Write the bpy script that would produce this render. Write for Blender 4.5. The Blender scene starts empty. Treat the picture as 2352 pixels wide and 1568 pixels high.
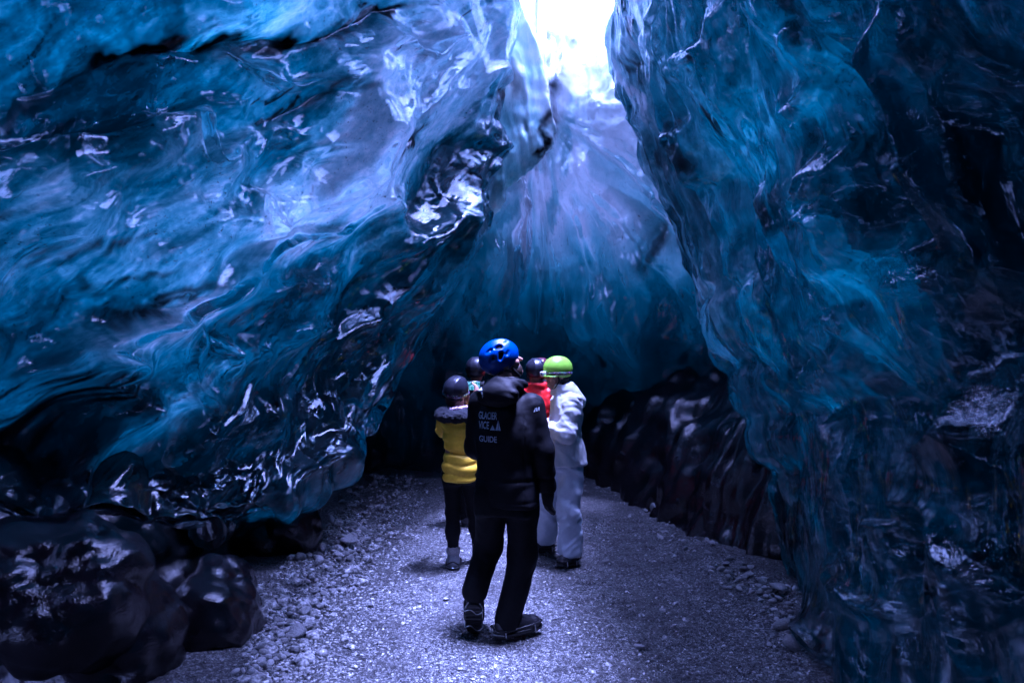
import bpy, bmesh, math, random
import numpy as np
from mathutils import Vector, Matrix, Euler

rng = np.random.default_rng(7)
random.seed(7)
SC = bpy.context.scene
COL = SC.collection

# ------------------------------------------------------------------ camera
CAM_H = 1.72
cam_data = bpy.data.cameras.new('camera')
cam_data.lens = 24.0
cam_data.sensor_width = 36.0
cam_data.shift_y = 0.0106
cam_data.clip_start = 0.05
cam_data.clip_end = 400.0
cam_data.dof.use_dof = True
cam_data.dof.focus_distance = 4.6
cam_data.dof.aperture_fstop = 2.8
cam = bpy.data.objects.new('camera', cam_data)
cam.location = (0.0, 0.0, CAM_H)
cam.rotation_euler = (math.radians(90), 0, 0)
COL.objects.link(cam)
SC.camera = cam

# ------------------------------------------------------------------ sky and sun (bright overcast)
SUN_ELEV, SUN_AZ = math.radians(82), math.radians(80)      # azimuth from +Y towards +X
world = bpy.data.worlds.new('World')
SC.world = world
world.use_nodes = True
wn = world.node_tree
wn.nodes.clear()
w_out = wn.nodes.new('ShaderNodeOutputWorld')
w_bg = wn.nodes.new('ShaderNodeBackground')
w_sky = wn.nodes.new('ShaderNodeTexSky')
w_sky.sky_type = 'NISHITA'
w_sky.sun_disc = False
w_sky.sun_elevation = SUN_ELEV
w_sky.sun_rotation = SUN_AZ
w_sky.dust_density = 3.0
w_bg.inputs['Strength'].default_value = 0.13
w_veil = wn.nodes.new('ShaderNodeHueSaturation')            # high cloud takes most of the blue out of the sky
w_veil.inputs['Saturation'].default_value = 0.30
wn.links.new(w_sky.outputs[0], w_veil.inputs['Color'])
wn.links.new(w_veil.outputs[0], w_bg.inputs['Color'])
wn.links.new(w_bg.outputs[0], w_out.inputs['Surface'])

sun_data = bpy.data.lights.new('sun', 'SUN')
sun_data.energy = 1.5
sun_data.angle = math.radians(11)
sun_data.color = (1.0, 0.97, 0.92)
sun = bpy.data.objects.new('sun', sun_data)
sd = Vector((math.cos(SUN_ELEV) * math.sin(SUN_AZ), math.cos(SUN_ELEV) * math.cos(SUN_AZ), math.sin(SUN_ELEV)))
sun.rotation_euler = (-sd).to_track_quat('-Z', 'Y').to_euler()
COL.objects.link(sun)

vs = SC.view_settings
vs.view_transform = 'Standard'
vs.look = 'None'
vs.gamma = 1.0
vs.use_curve_mapping = False
vs.exposure = 3.5
vs.use_white_balance = True          # the photograph is developed cold
vs.white_balance_temperature = 4200
vs.white_balance_tint = 56

cy = SC.cycles
cy.max_bounces = 9
cy.diffuse_bounces = 4
cy.glossy_bounces = 4
cy.transmission_bounces = 6
cy.caustics_reflective = False
cy.caustics_refractive = True
cy.sample_clamp_indirect = 6.0
cy.use_denoising = True

# ------------------------------------------------------------------ noise
def _hash(ix, iy, iz, seed):
    h = (ix * 374761393 + iy * 668265263 + iz * 2147483647 + seed * 974634777).astype(np.uint32)
    h = (h ^ (h >> np.uint32(13))) * np.uint32(1274126177)
    h = (h ^ (h >> np.uint32(16))) * np.uint32(2246822519)
    return h ^ (h >> np.uint32(15))

_G = np.array([(1,1,0),(-1,1,0),(1,-1,0),(-1,-1,0),(1,0,1),(-1,0,1),(1,0,-1),(-1,0,-1),
               (0,1,1),(0,-1,1),(0,1,-1),(0,-1,-1),(1,1,0),(-1,1,0),(0,-1,1),(0,-1,-1)], np.float32)

def perlin(p, seed=0):
    p = np.asarray(p, np.float32)
    i = np.floor(p)
    f = p - i
    i = i.astype(np.int64)
    u = f * f * f * (f * (f * 6 - 15) + 10)
    out = 0
    vals = []
    for dx in (0, 1):
        for dy in (0, 1):
            for dz in (0, 1):
                g = _G[_hash(i[:, 0] + dx, i[:, 1] + dy, i[:, 2] + dz, seed) & np.uint32(15)]
                vals.append(g[:, 0] * (f[:, 0] - dx) + g[:, 1] * (f[:, 1] - dy) + g[:, 2] * (f[:, 2] - dz))
    ux, uy, uz = u[:, 0], u[:, 1], u[:, 2]
    a = vals[0] + (vals[1] - vals[0]) * uz
    b = vals[2] + (vals[3] - vals[2]) * uz
    c = vals[4] + (vals[5] - vals[4]) * uz
    d = vals[6] + (vals[7] - vals[6]) * uz
    e = a + (b - a) * uy
    g = c + (d - c) * uy
    return e + (g - e) * ux

def fbm(p, octaves=4, seed=0, gain=0.5, lac=2.0):
    p = np.asarray(p, np.float32)
    out = np.zeros(len(p), np.float32)
    amp = 1.0
    for k in range(octaves):
        out += amp * perlin(p, seed + 17 * k)
        p = p * lac
        amp *= gain
    return out

def voronoi2(q, seed=0, ids=False):
    """F1 and F2 distance in the plane."""
    q = np.asarray(q, np.float32)
    i = np.floor(q).astype(np.int64)
    f = q - i
    f1 = np.full(len(q), 9.0, np.float32)
    f2 = np.full(len(q), 9.0, np.float32)
    z = np.zeros(len(q), np.int64)
    cell = None
    for dx in (-1, 0, 1):
        for dy in (-1, 0, 1):
            h = _hash(i[:, 0] + dx, i[:, 1] + dy, z, seed)
            cx = dx + (h & np.uint32(1023)).astype(np.float32) / 1023.0 - f[:, 0]
            cyy = dy + ((h >> np.uint32(10)) & np.uint32(1023)).astype(np.float32) / 1023.0 - f[:, 1]
            d = np.sqrt(cx * cx + cyy * cyy)
            f2 = np.minimum(f2, np.maximum(d, f1))
            near = d < f1
            cell = np.where(near, (h >> np.uint32(20)) & np.uint32(1023), cell) if dx + dy > -2 else (h >> np.uint32(20)) & np.uint32(1023)
            f1 = np.minimum(f1, d)
    if ids:
        return f1, f2, cell.astype(np.float32) / 1023.0
    return f1, f2

def smooth(a, b, x):
    t = np.clip((x - a) / (b - a), 0, 1)
    return t * t * (3 - 2 * t)

# ------------------------------------------------------------------ placing: a point of the picture at a known distance
FPX = 1568.0                         # focal length in the 2352 px wide picture
def P(px, py, d):
    return ((px - 1176.0) / FPX * d, d, CAM_H + (809.0 - py) / FPX * d)

def floor_at(px, py):
    return P(px, py, FPX * CAM_H / (py - 809.0))

def project(v):
    y = np.maximum(v[:, 1], 0.25)
    return np.stack([1176 + FPX * v[:, 0] / y, 809 - FPX * (v[:, 2] - CAM_H) / y], 1)

# ------------------------------------------------------------------ meshes
def link_mesh(name, verts, faces, mat=None, parent=None, smooth_shade=True):
    """faces: (n,3) or (n,4) int array"""
    me = bpy.data.meshes.new(name)
    verts = np.ascontiguousarray(verts, np.float32)
    faces = np.ascontiguousarray(faces, np.int32)
    n, k = faces.shape
    me.vertices.add(len(verts))
    me.vertices.foreach_set('co', verts.ravel())
    me.loops.add(n * k)
    me.loops.foreach_set('vertex_index', faces.ravel())
    me.polygons.add(n)
    me.polygons.foreach_set('loop_start', np.arange(0, n * k, k, dtype=np.int32))
    me.update(calc_edges=True)
    me.validate()
    if smooth_shade:
        me.polygons.foreach_set('use_smooth', np.ones(len(me.polygons), bool))
    o = bpy.data.objects.new(name, me)
    COL.objects.link(o)
    if mat is not None:
        me.materials.append(mat)
    if parent is not None:
        o.parent = parent
    return o

def attr_float(o, name, vals):
    a = o.data.attributes.new(name, 'FLOAT', 'POINT')
    a.data.foreach_set('value', np.ascontiguousarray(vals, np.float32))

def tag(o, label=None, cat=None, group=None, kind=None):
    if label: o['label'] = label
    if cat: o['category'] = cat
    if group: o['group'] = group
    if kind: o['kind'] = kind
    return o

def grid_faces(nr, nc):
    i = np.arange(nr * nc).reshape(nr, nc)
    return np.stack([i[:-1, :-1].ravel(), i[1:, :-1].ravel(), i[1:, 1:].ravel(), i[:-1, 1:].ravel()], 1)

def cr_axis(ctrl, n, axis, ts=None):
    """Catmull-Rom along one axis of a control grid."""
    c = np.moveaxis(np.asarray(ctrl, float), axis, 0)
    m = len(c)
    t = np.linspace(0, m - 1, n) if ts is None else ts
    i = np.clip(np.floor(t).astype(int), 0, m - 2)
    f = (t - i).reshape((-1,) + (1,) * (c.ndim - 1))
    p1, p2 = c[i], c[i + 1]
    p0 = np.where((i > 0).reshape(f.shape), c[np.maximum(i - 1, 0)], 2 * p1 - p2)
    p3 = np.where((i < m - 2).reshape(f.shape), c[np.minimum(i + 2, m - 1)], 2 * p2 - p1)
    r = 0.5 * (2 * p1 + (p2 - p0) * f + (2 * p0 - 5 * p1 + 4 * p2 - p3) * f ** 2 + (3 * p1 - p0 - 3 * p2 + p3) * f ** 3)
    return np.moveaxis(r, 0, axis)

def patch(ctrl, nr, nc, tr=None, tc=None):
    g = cr_axis(ctrl, nr, 0, tr)
    return cr_axis(g, nc, 1, tc)

def grid_normals(g, toward):
    du = np.gradient(g, axis=1)
    dv = np.gradient(g, axis=0)
    n = np.cross(du, dv)
    n /= np.linalg.norm(n, axis=2, keepdims=True) + 1e-9
    s = np.sign(((np.asarray(toward) - g) * n).sum(2).mean())
    return n * s

def poly_dist(q, pts):
    """distance to a polyline, signed by side (positive = right hand of travel on the picture), and position along it 0..1"""
    pts = np.asarray(pts, np.float32)
    best = np.full(len(q), 1e9, np.float32)
    sgn = np.zeros(len(q), np.float32)
    al = np.zeros(len(q), np.float32)
    n = len(pts) - 1
    for k in range(n):
        a, b = pts[k], pts[k + 1]
        ab = b - a
        L = float((ab * ab).sum())
        t = np.clip(((q - a) @ ab) / L, 0, 1)
        d = q - a - t[:, None] * ab
        dd = np.sqrt((d * d).sum(1))
        m = dd < best
        best[m] = dd[m]
        cr = ab[0] * d[:, 1] - ab[1] * d[:, 0]
        sgn[m] = np.sign(cr[m])
        al[m] = (k + t[m]) / n
    return best, sgn, al

def spline2(pts, n=10):
    return cr_axis(np.asarray(pts, float), (len(pts) - 1) * n + 1, 0)

def stroke_fields(q, strokes):
    """Sum of crest / crease strokes: (points, height m, soft width px, sharp width px, side of the soft slope)"""
    h = np.zeros(len(q), np.float32)
    for pts, amp, wa, wb in strokes:
        sp = spline2(pts, 6)
        lo = sp.min(0) - 3.5 * max(wa, wb)
        hi = sp.max(0) + 3.5 * max(wa, wb)
        m = (q[:, 0] > lo[0]) & (q[:, 0] < hi[0]) & (q[:, 1] > lo[1]) & (q[:, 1] < hi[1])
        if not m.any():
            continue
        d, s, al = poly_dist(q[m], sp)
        w = np.where(s > 0, wa, wb)
        end = np.clip(np.minimum(al, 1 - al) * 6, 0, 1)
        end = end * end * (3 - 2 * end)
        # rounded crest with long tails
        h[m] += amp * end * np.exp(-(np.sqrt(d * d + 9.0) - 3.0) / w)
    return h

def blob_fields(q, blobs):
    """(cx, cy, rx, ry, angle deg, value): soft ellipses"""
    h = np.zeros(len(q), np.float32)
    for cx, cyy, rx, ry, ang, val in blobs:
        a = math.radians(ang)
        dx, dy = q[:, 0] - cx, q[:, 1] - cyy
        u = (dx * math.cos(a) + dy * math.sin(a)) / rx
        v = (-dx * math.sin(a) + dy * math.cos(a)) / ry
        h += val * np.exp(-(u * u + v * v) ** 1.5)
    return h

# ------------------------------------------------------------------ materials
class NT:
    def __init__(self, name):
        self.mat = bpy.data.materials.new(name)
        self.mat.use_nodes = True
        self.t = self.mat.node_tree
        self.t.nodes.clear()
        self.out = self.n('ShaderNodeOutputMaterial')
    def n(self, typ, **kw):
        nd = self.t.nodes.new(typ)
        for k, v in kw.items():
            setattr(nd, k, v)
        return nd
    def l(self, a, b):
        self.t.links.new(a, b)
    def put(self, sock, v):
        if hasattr(v, 'is_linked') or hasattr(v, 'links'):
            self.l(v, sock)
        else:
            sock.default_value = v
    def math(self, op, a, b=None, c=None, clamp=False):
        nd = self.n('ShaderNodeMath', operation=op, use_clamp=clamp)
        self.put(nd.inputs[0], a)
        if b is not None: self.put(nd.inputs[1], b)
        if c is not None: self.put(nd.inputs[2], c)
        return nd.outputs[0]
    def attr(self, name):
        return self.n('ShaderNodeAttribute', attribute_name=name).outputs['Fac']
    def coords(self, scale=(1, 1, 1), rot=(0, 0, 0)):
        tc = self.n('ShaderNodeTexCoord')
        mp = self.n('ShaderNodeMapping')
        mp.inputs['Scale'].default_value = scale
        mp.inputs['Rotation'].default_value = rot
        self.l(tc.outputs['Object'], mp.inputs['Vector'])
        return mp.outputs[0]
    def along(self, a, stretch=0.35):
        """coordinates drawn out along direction a"""
        tc = self.n('ShaderNodeTexCoord')
        m1 = self.n('ShaderNodeMapping'); m2 = self.n('ShaderNodeMapping')
        m1.inputs['Rotation'].default_value = Vector(a).normalized().rotation_difference(Vector((0, 1, 0))).to_euler()
        m2.inputs['Scale'].default_value = (1.0, stretch, 1.0)
        self.l(tc.outputs['Object'], m1.inputs['Vector']); self.l(m1.outputs[0], m2.inputs['Vector'])
        return m2.outputs[0]
    def noise(self, vec, scale, detail=3, rough=0.55, dist=0.0):
        nd = self.n('ShaderNodeTexNoise')
        nd.inputs['Scale'].default_value = scale
        nd.inputs['Detail'].default_value = detail
        nd.inputs['Roughness'].default_value = rough
        nd.inputs['Distortion'].default_value = dist
        if vec is not None: self.l(vec, nd.inputs['Vector'])
        return nd.outputs['Fac']
    def ramp(self, fac, stops):
        nd = self.n('ShaderNodeValToRGB')
        cr = nd.color_ramp
        while len(cr.elements) < len(stops): cr.elements.new(0.5)
        for e, (p, c) in zip(cr.elements, stops):
            e.position = p
            e.color = tuple(c) + (1,) if len(c) == 3 else c
        self.l(fac, nd.inputs[0])
        return nd.outputs[0]
    def mix(self, fac, a, b, blend='MIX'):
        nd = self.n('ShaderNodeMix', data_type='RGBA', blend_type=blend)
        self.put(nd.inputs['Factor'], fac)
        for s, v in ((nd.inputs['A'], a), (nd.inputs['B'], b)): pass
        self.put(nd.inputs[6], a if not isinstance(a, tuple) else (a + (1,) if len(a) == 3 else a))
        self.put(nd.inputs[7], b if not isinstance(b, tuple) else (b + (1,) if len(b) == 3 else b))
        return nd.outputs[2]
    def bump(self, h, strength=0.3, dist=0.02, normal=None):
        nd = self.n('ShaderNodeBump')
        nd.inputs['Strength'].default_value = strength
        nd.inputs['Distance'].default_value = dist
        self.l(h, nd.inputs['Height'])
        if normal is not None: self.l(normal, nd.inputs['Normal'])
        return nd.outputs[0]
    def principled(self, base, rough=0.5, ior=1.45, normal=None, **kw):
        nd = self.n('ShaderNodeBsdfPrincipled')
        self.put(nd.inputs['Base Color'], base if not isinstance(base, tuple) else (base + (1,) if len(base) == 3 else base))
        self.put(nd.inputs['Roughness'], rough)
        nd.inputs['IOR'].default_value = ior
        if normal is not None: self.l(normal, nd.inputs['Normal'])
        for k, v in kw.items():
            self.put(nd.inputs[k], v)
        return nd.outputs[0]
    def done(self, shader):
        self.l(shader, self.out.inputs['Surface'])
        return self.mat

LEFT_FLOW, RIGHT_FLOW, BACK_FLOW = (-0.62, -0.45, -0.72), (0.12, -0.42, -0.90), (0.1, 0.25, -1.0)
ABS = (0.78, 0.40, 0.385)        # how fast ice swallows red, green and blue

def ice_material(name, flow_rot, grain=1.0, gloss=0.10, glow=0.16, ior=1.65, streak=1.0, scatter=0.22):
    m = NT(name)
    tau = m.attr('ice_depth_shade')  # optical depth of the ice, with painted light and shade
    dirt_shade = m.attr('silt_shade')  # silt darkening, including shade painted in with it
    v1 = m.along(flow_rot, 0.22)
    fine = m.noise(v1, 14.0 * grain, 5, 0.66, 0.2)
    v2 = m.coords((1.0, 1.0, 1.0))
    speck = m.noise(v2, 46.0 * grain, 2, 0.6)
    v3 = m.along(flow_rot, 0.45)
    crisp = m.noise(v3, 21.0 * grain, 6, 0.76, 0.25)
    # silt specks frozen in where the ice is dirty
    sp = m.math('MULTIPLY', m.math('SUBTRACT', speck, 0.635), 9.0, clamp=True)
    pat = m.noise(v2, 2.3, 2, 0.5)
    sp = m.math('MULTIPLY', sp, m.math('MULTIPLY', m.math('SUBTRACT', pat, 0.42), 6.0, clamp=True))
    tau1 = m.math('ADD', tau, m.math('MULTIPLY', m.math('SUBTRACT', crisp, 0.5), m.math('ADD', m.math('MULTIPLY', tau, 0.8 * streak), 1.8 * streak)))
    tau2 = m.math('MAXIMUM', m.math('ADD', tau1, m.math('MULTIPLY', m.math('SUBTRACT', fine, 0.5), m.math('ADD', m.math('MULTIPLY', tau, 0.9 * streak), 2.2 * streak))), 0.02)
    clean = m.math('SUBTRACT', 1.0, m.math('MAXIMUM', dirt_shade, m.math('MULTIPLY', sp, 0.85)), clamp=True)
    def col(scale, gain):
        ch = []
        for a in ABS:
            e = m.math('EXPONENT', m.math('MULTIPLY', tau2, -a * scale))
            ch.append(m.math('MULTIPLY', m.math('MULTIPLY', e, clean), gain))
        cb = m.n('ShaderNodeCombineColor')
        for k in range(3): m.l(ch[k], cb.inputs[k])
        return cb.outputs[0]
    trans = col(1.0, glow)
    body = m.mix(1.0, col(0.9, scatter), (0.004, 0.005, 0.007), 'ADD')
    bmp = m.noise(v1, 26.0 * grain, 4, 0.6, 0.4)
    nrm = m.bump(bmp, 0.35, 0.012)
    rough = m.math('ADD', m.math('MULTIPLY', m.noise(v2, 3.1, 2), 0.24), gloss - 0.08)
    pr = m.principled(body, rough, ior, nrm)
    tr = m.n('ShaderNodeBsdfTranslucent')
    m.l(trans, tr.inputs['Color'])
    m.l(nrm, tr.inputs['Normal'])
    ad = m.n('ShaderNodeAddShader')
    m.l(pr, ad.inputs[0]); m.l(tr.outputs[0], ad.inputs[1])
    return m.done(ad.outputs[0])

def clear_ice_material(name, flow_rot, grain=1.0, ior=1.46, stretch=0.22, ribs=7.0, bump=0.16):
    """the melted, glass-clear skin of the glacier ice, frosted in patches"""
    m = NT(name)
    v1 = m.along(flow_rot, stretch)
    v2 = m.coords()
    rid = m.math('ABSOLUTE', m.math('SUBTRACT', m.noise(v1, ribs * grain, 4, 0.55, 0.4), 0.5))
    bmp = m.math('ADD', m.math('MULTIPLY', m.math('POWER', rid, 0.7), -1.0), m.math('MULTIPLY', m.noise(v1, 30.0 * grain, 3, 0.6, 0.3), 0.35))
    nrm = m.bump(bmp, bump, 0.02)
    gl = m.n('ShaderNodeBsdfGlass')
    gl.inputs['IOR'].default_value = ior
    gl.inputs['Color'].default_value = (0.86, 0.94, 0.98, 1)
    m.l(m.math('MULTIPLY', m.noise(v2, 3.1, 2), 0.035), gl.inputs['Roughness'])
    m.l(nrm, gl.inputs['Normal'])
    frost = m.math('MULTIPLY', m.math('SUBTRACT', m.noise(v1, 5.0 * grain, 6, 0.7, 0.3), 0.58), 5.0, clamp=True)
    silt_shade = m.attr('silt_shade')
    speck = m.math('MULTIPLY', m.math('SUBTRACT', m.noise(v2, 38.0 * grain, 2, 0.6), 0.63), 12.0, clamp=True)
    zone = m.math('MULTIPLY', m.math('SUBTRACT', m.noise(v2, 1.9, 3, 0.6), 0.48), 7.0, clamp=True)
    ash = m.math('MULTIPLY', m.math('SUBTRACT', m.noise(v1, 9.0 * grain, 5, 0.65, 0.8), 0.645), 14.0, clamp=True)
    silt_shade = m.math('MAXIMUM', silt_shade, m.math('MULTIPLY', m.math('MAXIMUM', m.math('MULTIPLY', speck, zone), ash), 0.9))
    fr = m.principled(m.mix(silt_shade, (0.05, 0.08, 0.11), (0.006, 0.006, 0.008)), 0.22, 1.4, nrm)
    mx = m.n('ShaderNodeMixShader')
    m.l(m.math('MAXIMUM', m.math('MULTIPLY', frost, 0.16), silt_shade), mx.inputs[0])
    m.l(gl.outputs[0], mx.inputs[1]); m.l(fr, mx.inputs[2])
    sn = m.principled((0.82, 0.84, 0.86), 0.6, 1.31, nrm)
    m2 = m.n('ShaderNodeMixShader')
    m.l(m.attr('snow_glare'), m2.inputs[0]); m.l(mx.outputs[0], m2.inputs[1]); m.l(sn, m2.inputs[2])
    return m.done(m2.outputs[0])

def ground_material():
    m = NT('gravel_ground')
    v = m.coords()
    n1 = m.noise(v, 48, 3, 0.7)
    n2 = m.noise(v, 130, 2, 0.7)
    n3 = m.noise(v, 1.7, 5, 0.65)
    n4 = m.noise(v, 17.0, 3, 0.6)
    f = m.math('ADD', m.math('MULTIPLY', n1, 0.55), m.math('MULTIPLY', n2, 0.45))
    c = m.ramp(f, [(0.40, (0.006, 0.006, 0.008)), (0.47, (0.045, 0.045, 0.048)), (0.54, (0.125, 0.125, 0.135)), (0.62, (0.46, 0.46, 0.46))])
    c1 = m.mix(m.math('MULTIPLY', m.math('SUBTRACT', 0.50, n4), 5.0, clamp=True), c, m.mix(0.35, (0.012, 0.012, 0.014), c))
    c2 = m.mix(m.math('MULTIPLY', m.math('SUBTRACT', n3, 0.40), 5.0, clamp=True), m.mix(0.45, (0.022, 0.020, 0.022), c1), c1)
    nrm = m.bump(f, 1.0, 0.03)
    r = m.math('ADD', m.math('MULTIPLY', n3, 0.5), 0.25)
    return m.done(m.principled(c2, r, 1.4, nrm))

def plain(name, base, rough=0.6, noise_scale=40, amount=0.25, bump=0.2, dist=0.003, ior=1.45, **kw):
    m = NT(name)
    v = m.coords()
    n = m.noise(v, noise_scale, 4, 0.6)
    dark = tuple(x * (1 - amount) for x in base)
    lite = tuple(min(1, x * (1 + amount)) for x in base)
    c = m.ramp(n, [(0.3, dark), (0.7, lite)])
    nrm = m.bump(n, bump, dist)
    return m.done(m.principled(c, rough, ior, nrm, **kw))

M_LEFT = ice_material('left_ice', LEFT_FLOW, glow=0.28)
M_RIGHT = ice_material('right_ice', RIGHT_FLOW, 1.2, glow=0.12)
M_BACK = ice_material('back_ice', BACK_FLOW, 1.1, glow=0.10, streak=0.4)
M_LEFT_SKIN = clear_ice_material('left_clear_ice', LEFT_FLOW)
M_RIGHT_SKIN = clear_ice_material('right_clear_ice', RIGHT_FLOW, 1.2, 1.43, 0.07, 13.0, 0.34)
def basal_material():
    m = NT('basal_ice')                     # old ice packed with silt: nearly black, wet
    v = m.coords()
    v1 = m.coords((1.0, 0.4, 1.0), (0, 0.5, 0.4))
    n = m.noise(v1, 7.0, 6, 0.68, 0.8)
    g = m.noise(v, 60.0, 3, 0.65)
    silt_shade = m.attr('silt_shade')
    c = m.ramp(n, [(0.35, (0.003, 0.003, 0.004)), (0.54, (0.008, 0.006, 0.008)), (0.66, (0.016, 0.014, 0.018)), (0.78, (0.05, 0.05, 0.065))])
    c2 = m.mix(m.math('MULTIPLY', m.math('MULTIPLY', m.math('SUBTRACT', g, 0.55), 6.0, clamp=True), silt_shade), c, (0.025, 0.021, 0.021))
    h = m.math('ADD', m.math('MULTIPLY', n, 0.7), m.math('MULTIPLY', g, 0.3))
    r = m.math('ADD', m.math('MULTIPLY', m.noise(v, 5.0, 5, 0.75), 0.34), -0.09)
    return m.done(m.principled(c2, m.math('MAXIMUM', r, 0.05), 1.5, m.bump(h, 0.38, 0.03)))
M_BASAL = basal_material()
M_TONGUE = ice_material('tongue_ice', BACK_FLOW, 1.3, 0.08, 0.10, 1.5, 0.5, 0.75)
M_BACK_SKIN = clear_ice_material('far_clear_ice', BACK_FLOW, 1.1)
M_GROUND = ground_material()

# ------------------------------------------------------------------ the cave
AXIS_PT = (0.2, 5.0, 2.0)

def flow_frame(pts, a):
    a = np.asarray(a, float); a /= np.linalg.norm(a)
    return a

def scallops(v, a, b, la, lb, seed, warp=0.5, ids=False):
    """melt hollows: shallow bowls that meet in sharp cusps, drawn out along direction a"""
    w = np.stack([perlin(v * (0.9 / lb), seed + 1), perlin(v * (0.9 / lb) + 31.7, seed + 2)], 1) * warp
    q = np.stack([v @ np.asarray(a, np.float32) / la, v @ np.asarray(b, np.float32) / lb], 1).astype(np.float32) + w
    f1, f2, cell = voronoi2(q, seed, True)
    return (f1 * f1, cell) if ids else f1 * f1

def flutes(h, w, z, seed, freqs=(1.5, 3.6, 8.0, 17.0), amps=(0.14, 0.065, 0.026, 0.010), along=0.09, wander=0.35):
    """long sharp ridges running along h, ranged side by side along w"""
    out = np.zeros(len(h), np.float32)
    zero = z * 0.4
    wd = wander * perlin(np.stack([w * 0.6, h * 0.45, zero], 1), seed) + 0.10 * perlin(np.stack([w * 1.6, h * 1.3, zero], 1), seed + 1)
    for k, (f, a) in enumerate(zip(freqs, amps)):
        n = perlin(np.stack([(w + wd) * f, h * f * along, zero * f * 0.5 + k * 7.3], 1), seed + 10 + k)
        gate = smooth(-0.35, 0.25, perlin(np.stack([w * f * 0.3, h * 0.5, zero + k * 3.1], 1), seed + 30 + k)) if k else 1.0
        out += a * gate * (0.62 - 2.0 * np.abs(n))
    return out

def unit(v):
    v = np.asarray(v, float)
    return v / np.linalg.norm(v)

def ice_patch(name, ctrl, nr, nc, tr, tc, toward, fn, mat, skin=None, gap=(0.03, 0.18)):
    if skin is not None:                     # a clear skin over the cloudy, banded ice further in
        outer = ice_patch(name, ctrl, nr, nc, tr, tc, toward, fn, skin)
        tr, tc = tr[::2], tc[::2]
        nr, nc = len(tr), len(tc)
    g = patch(ctrl, nr, nc, tr, tc)
    n = grid_normals(g, toward)
    v = g.reshape(-1, 3).astype(np.float32)
    q = project(v).astype(np.float32)
    front = v[:, 1] > 0.3
    q[~front] = -9999
    U, V = np.meshgrid(np.linspace(0, 1, nc), np.linspace(0, 1, nr))
    disp, tau, silt_shade = fn(v, q, U.ravel().astype(np.float32), V.ravel().astype(np.float32))
    if skin is not None:
        gp = smooth(-0.5, 0.5, fbm(v * 1.3, 2, 951))
        disp = disp - gap[0] - (gap[1] - gap[0]) * gp + 0.03 * fbm(v * 6.0, 2, 957)
    v2 = v + n.reshape(-1, 3).astype(np.float32) * disp[:, None]
    o = link_mesh(name, v2, grid_faces(nr, nc), mat)
    attr_float(o, 'ice_depth_shade', tau)
    attr_float(o, 'silt_shade', np.clip(silt_shade, 0, 1))
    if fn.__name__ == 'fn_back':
        w = q[:, 1] + 22 * fbm(v * 2.5, 3, 977)  # white for snow at the top, fading down as painted glare of the opening
        attr_float(o, 'snow_glare', np.clip(0.85 * smooth(140, 50, w + 50 * fbm(v * 7, 3, 979)) + 0.30 * smooth(420, 120, w + 60 * fbm(v * 5, 3, 981)), 0, 1) * (1 - np.clip(silt_shade, 0, 1)))
    tag(o, kind='structure')
    return o

def dense(m, segs):
    """parameter values: segs = list of (from, to, count)"""
    out = []
    for a, b, n in segs:
        out.append(np.linspace(a, b, n, endpoint=False))
    out.append([segs[-1][1]])
    return np.concatenate(out)

# ---- the hanging ice on the left -------------------------------------------------
Rk = [(1150, -900, 4.2), (1218, -350, 6.0), (1192, 0, 7.0), (1152, 150, 7.2), (1150, 300, 7.3), (1118, 440, 7.4),
      (1040, 640, 7.2), (940, 815, 6.8), (835, 985, 6.2), (700, 1120, 5.4), (485, 1222, 4.7)]
Lk = [(-1700, -1000, 2.6), (-1500, -380, 2.6), (-1300, 60, 2.6), (-1300, 300, 2.5), (-1300, 540, 2.4), (-1300, 740, 2.35),
      (-1300, 890, 2.3), (-1300, 1010, 2.3), (-1300, 1110, 2.35), (-1300, 1190, 2.4), (-1300, 1270, 2.5)]
rows = []
for k, (R, L) in enumerate(zip(Rk, Lk)):
    row = []
    row.append((-3.4, -4.0, P(*L)[2] * 1.02))                 # behind the camera
    for t in (0.0, 0.2, 0.4, 0.6, 0.8, 0.93, 1.0):
        inv = (1 - t) / L[2] + t / R[2]
        px = L[0] + (R[0] - L[0]) * t
        py = L[1] + (R[1] - L[1]) * (t + 0.10 * math.sin(math.pi * t) * (1 if k > 2 else 0))
        d = 1 / inv
        d *= 1 - 0.05 * math.sin(math.pi * t)                 # belly towards the viewer
        row.append(P(px, py, d))
    x, y, z = P(*R)
    row.append((x - 0.22, y + 0.32, z + 0.10))                # the rim rolls back into the ice
    row.append((x - 0.9, y + 0.75, z + 0.35))
    row.append((x - 2.2, y + 1.0, z + 0.8))
    rows.append(row)
last = rows[-1]
rows.append([(x - 0.05, y + 0.32, z + 0.03) for x, y, z in last])
rows.append([(x - 0.15, y + 0.95, z + 0.22) for x, y, z in last])
rows.append([(x - 0.30, y + 1.9, z + 0.45) for x, y, z in last])
LEFT_CTRL = rows

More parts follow.
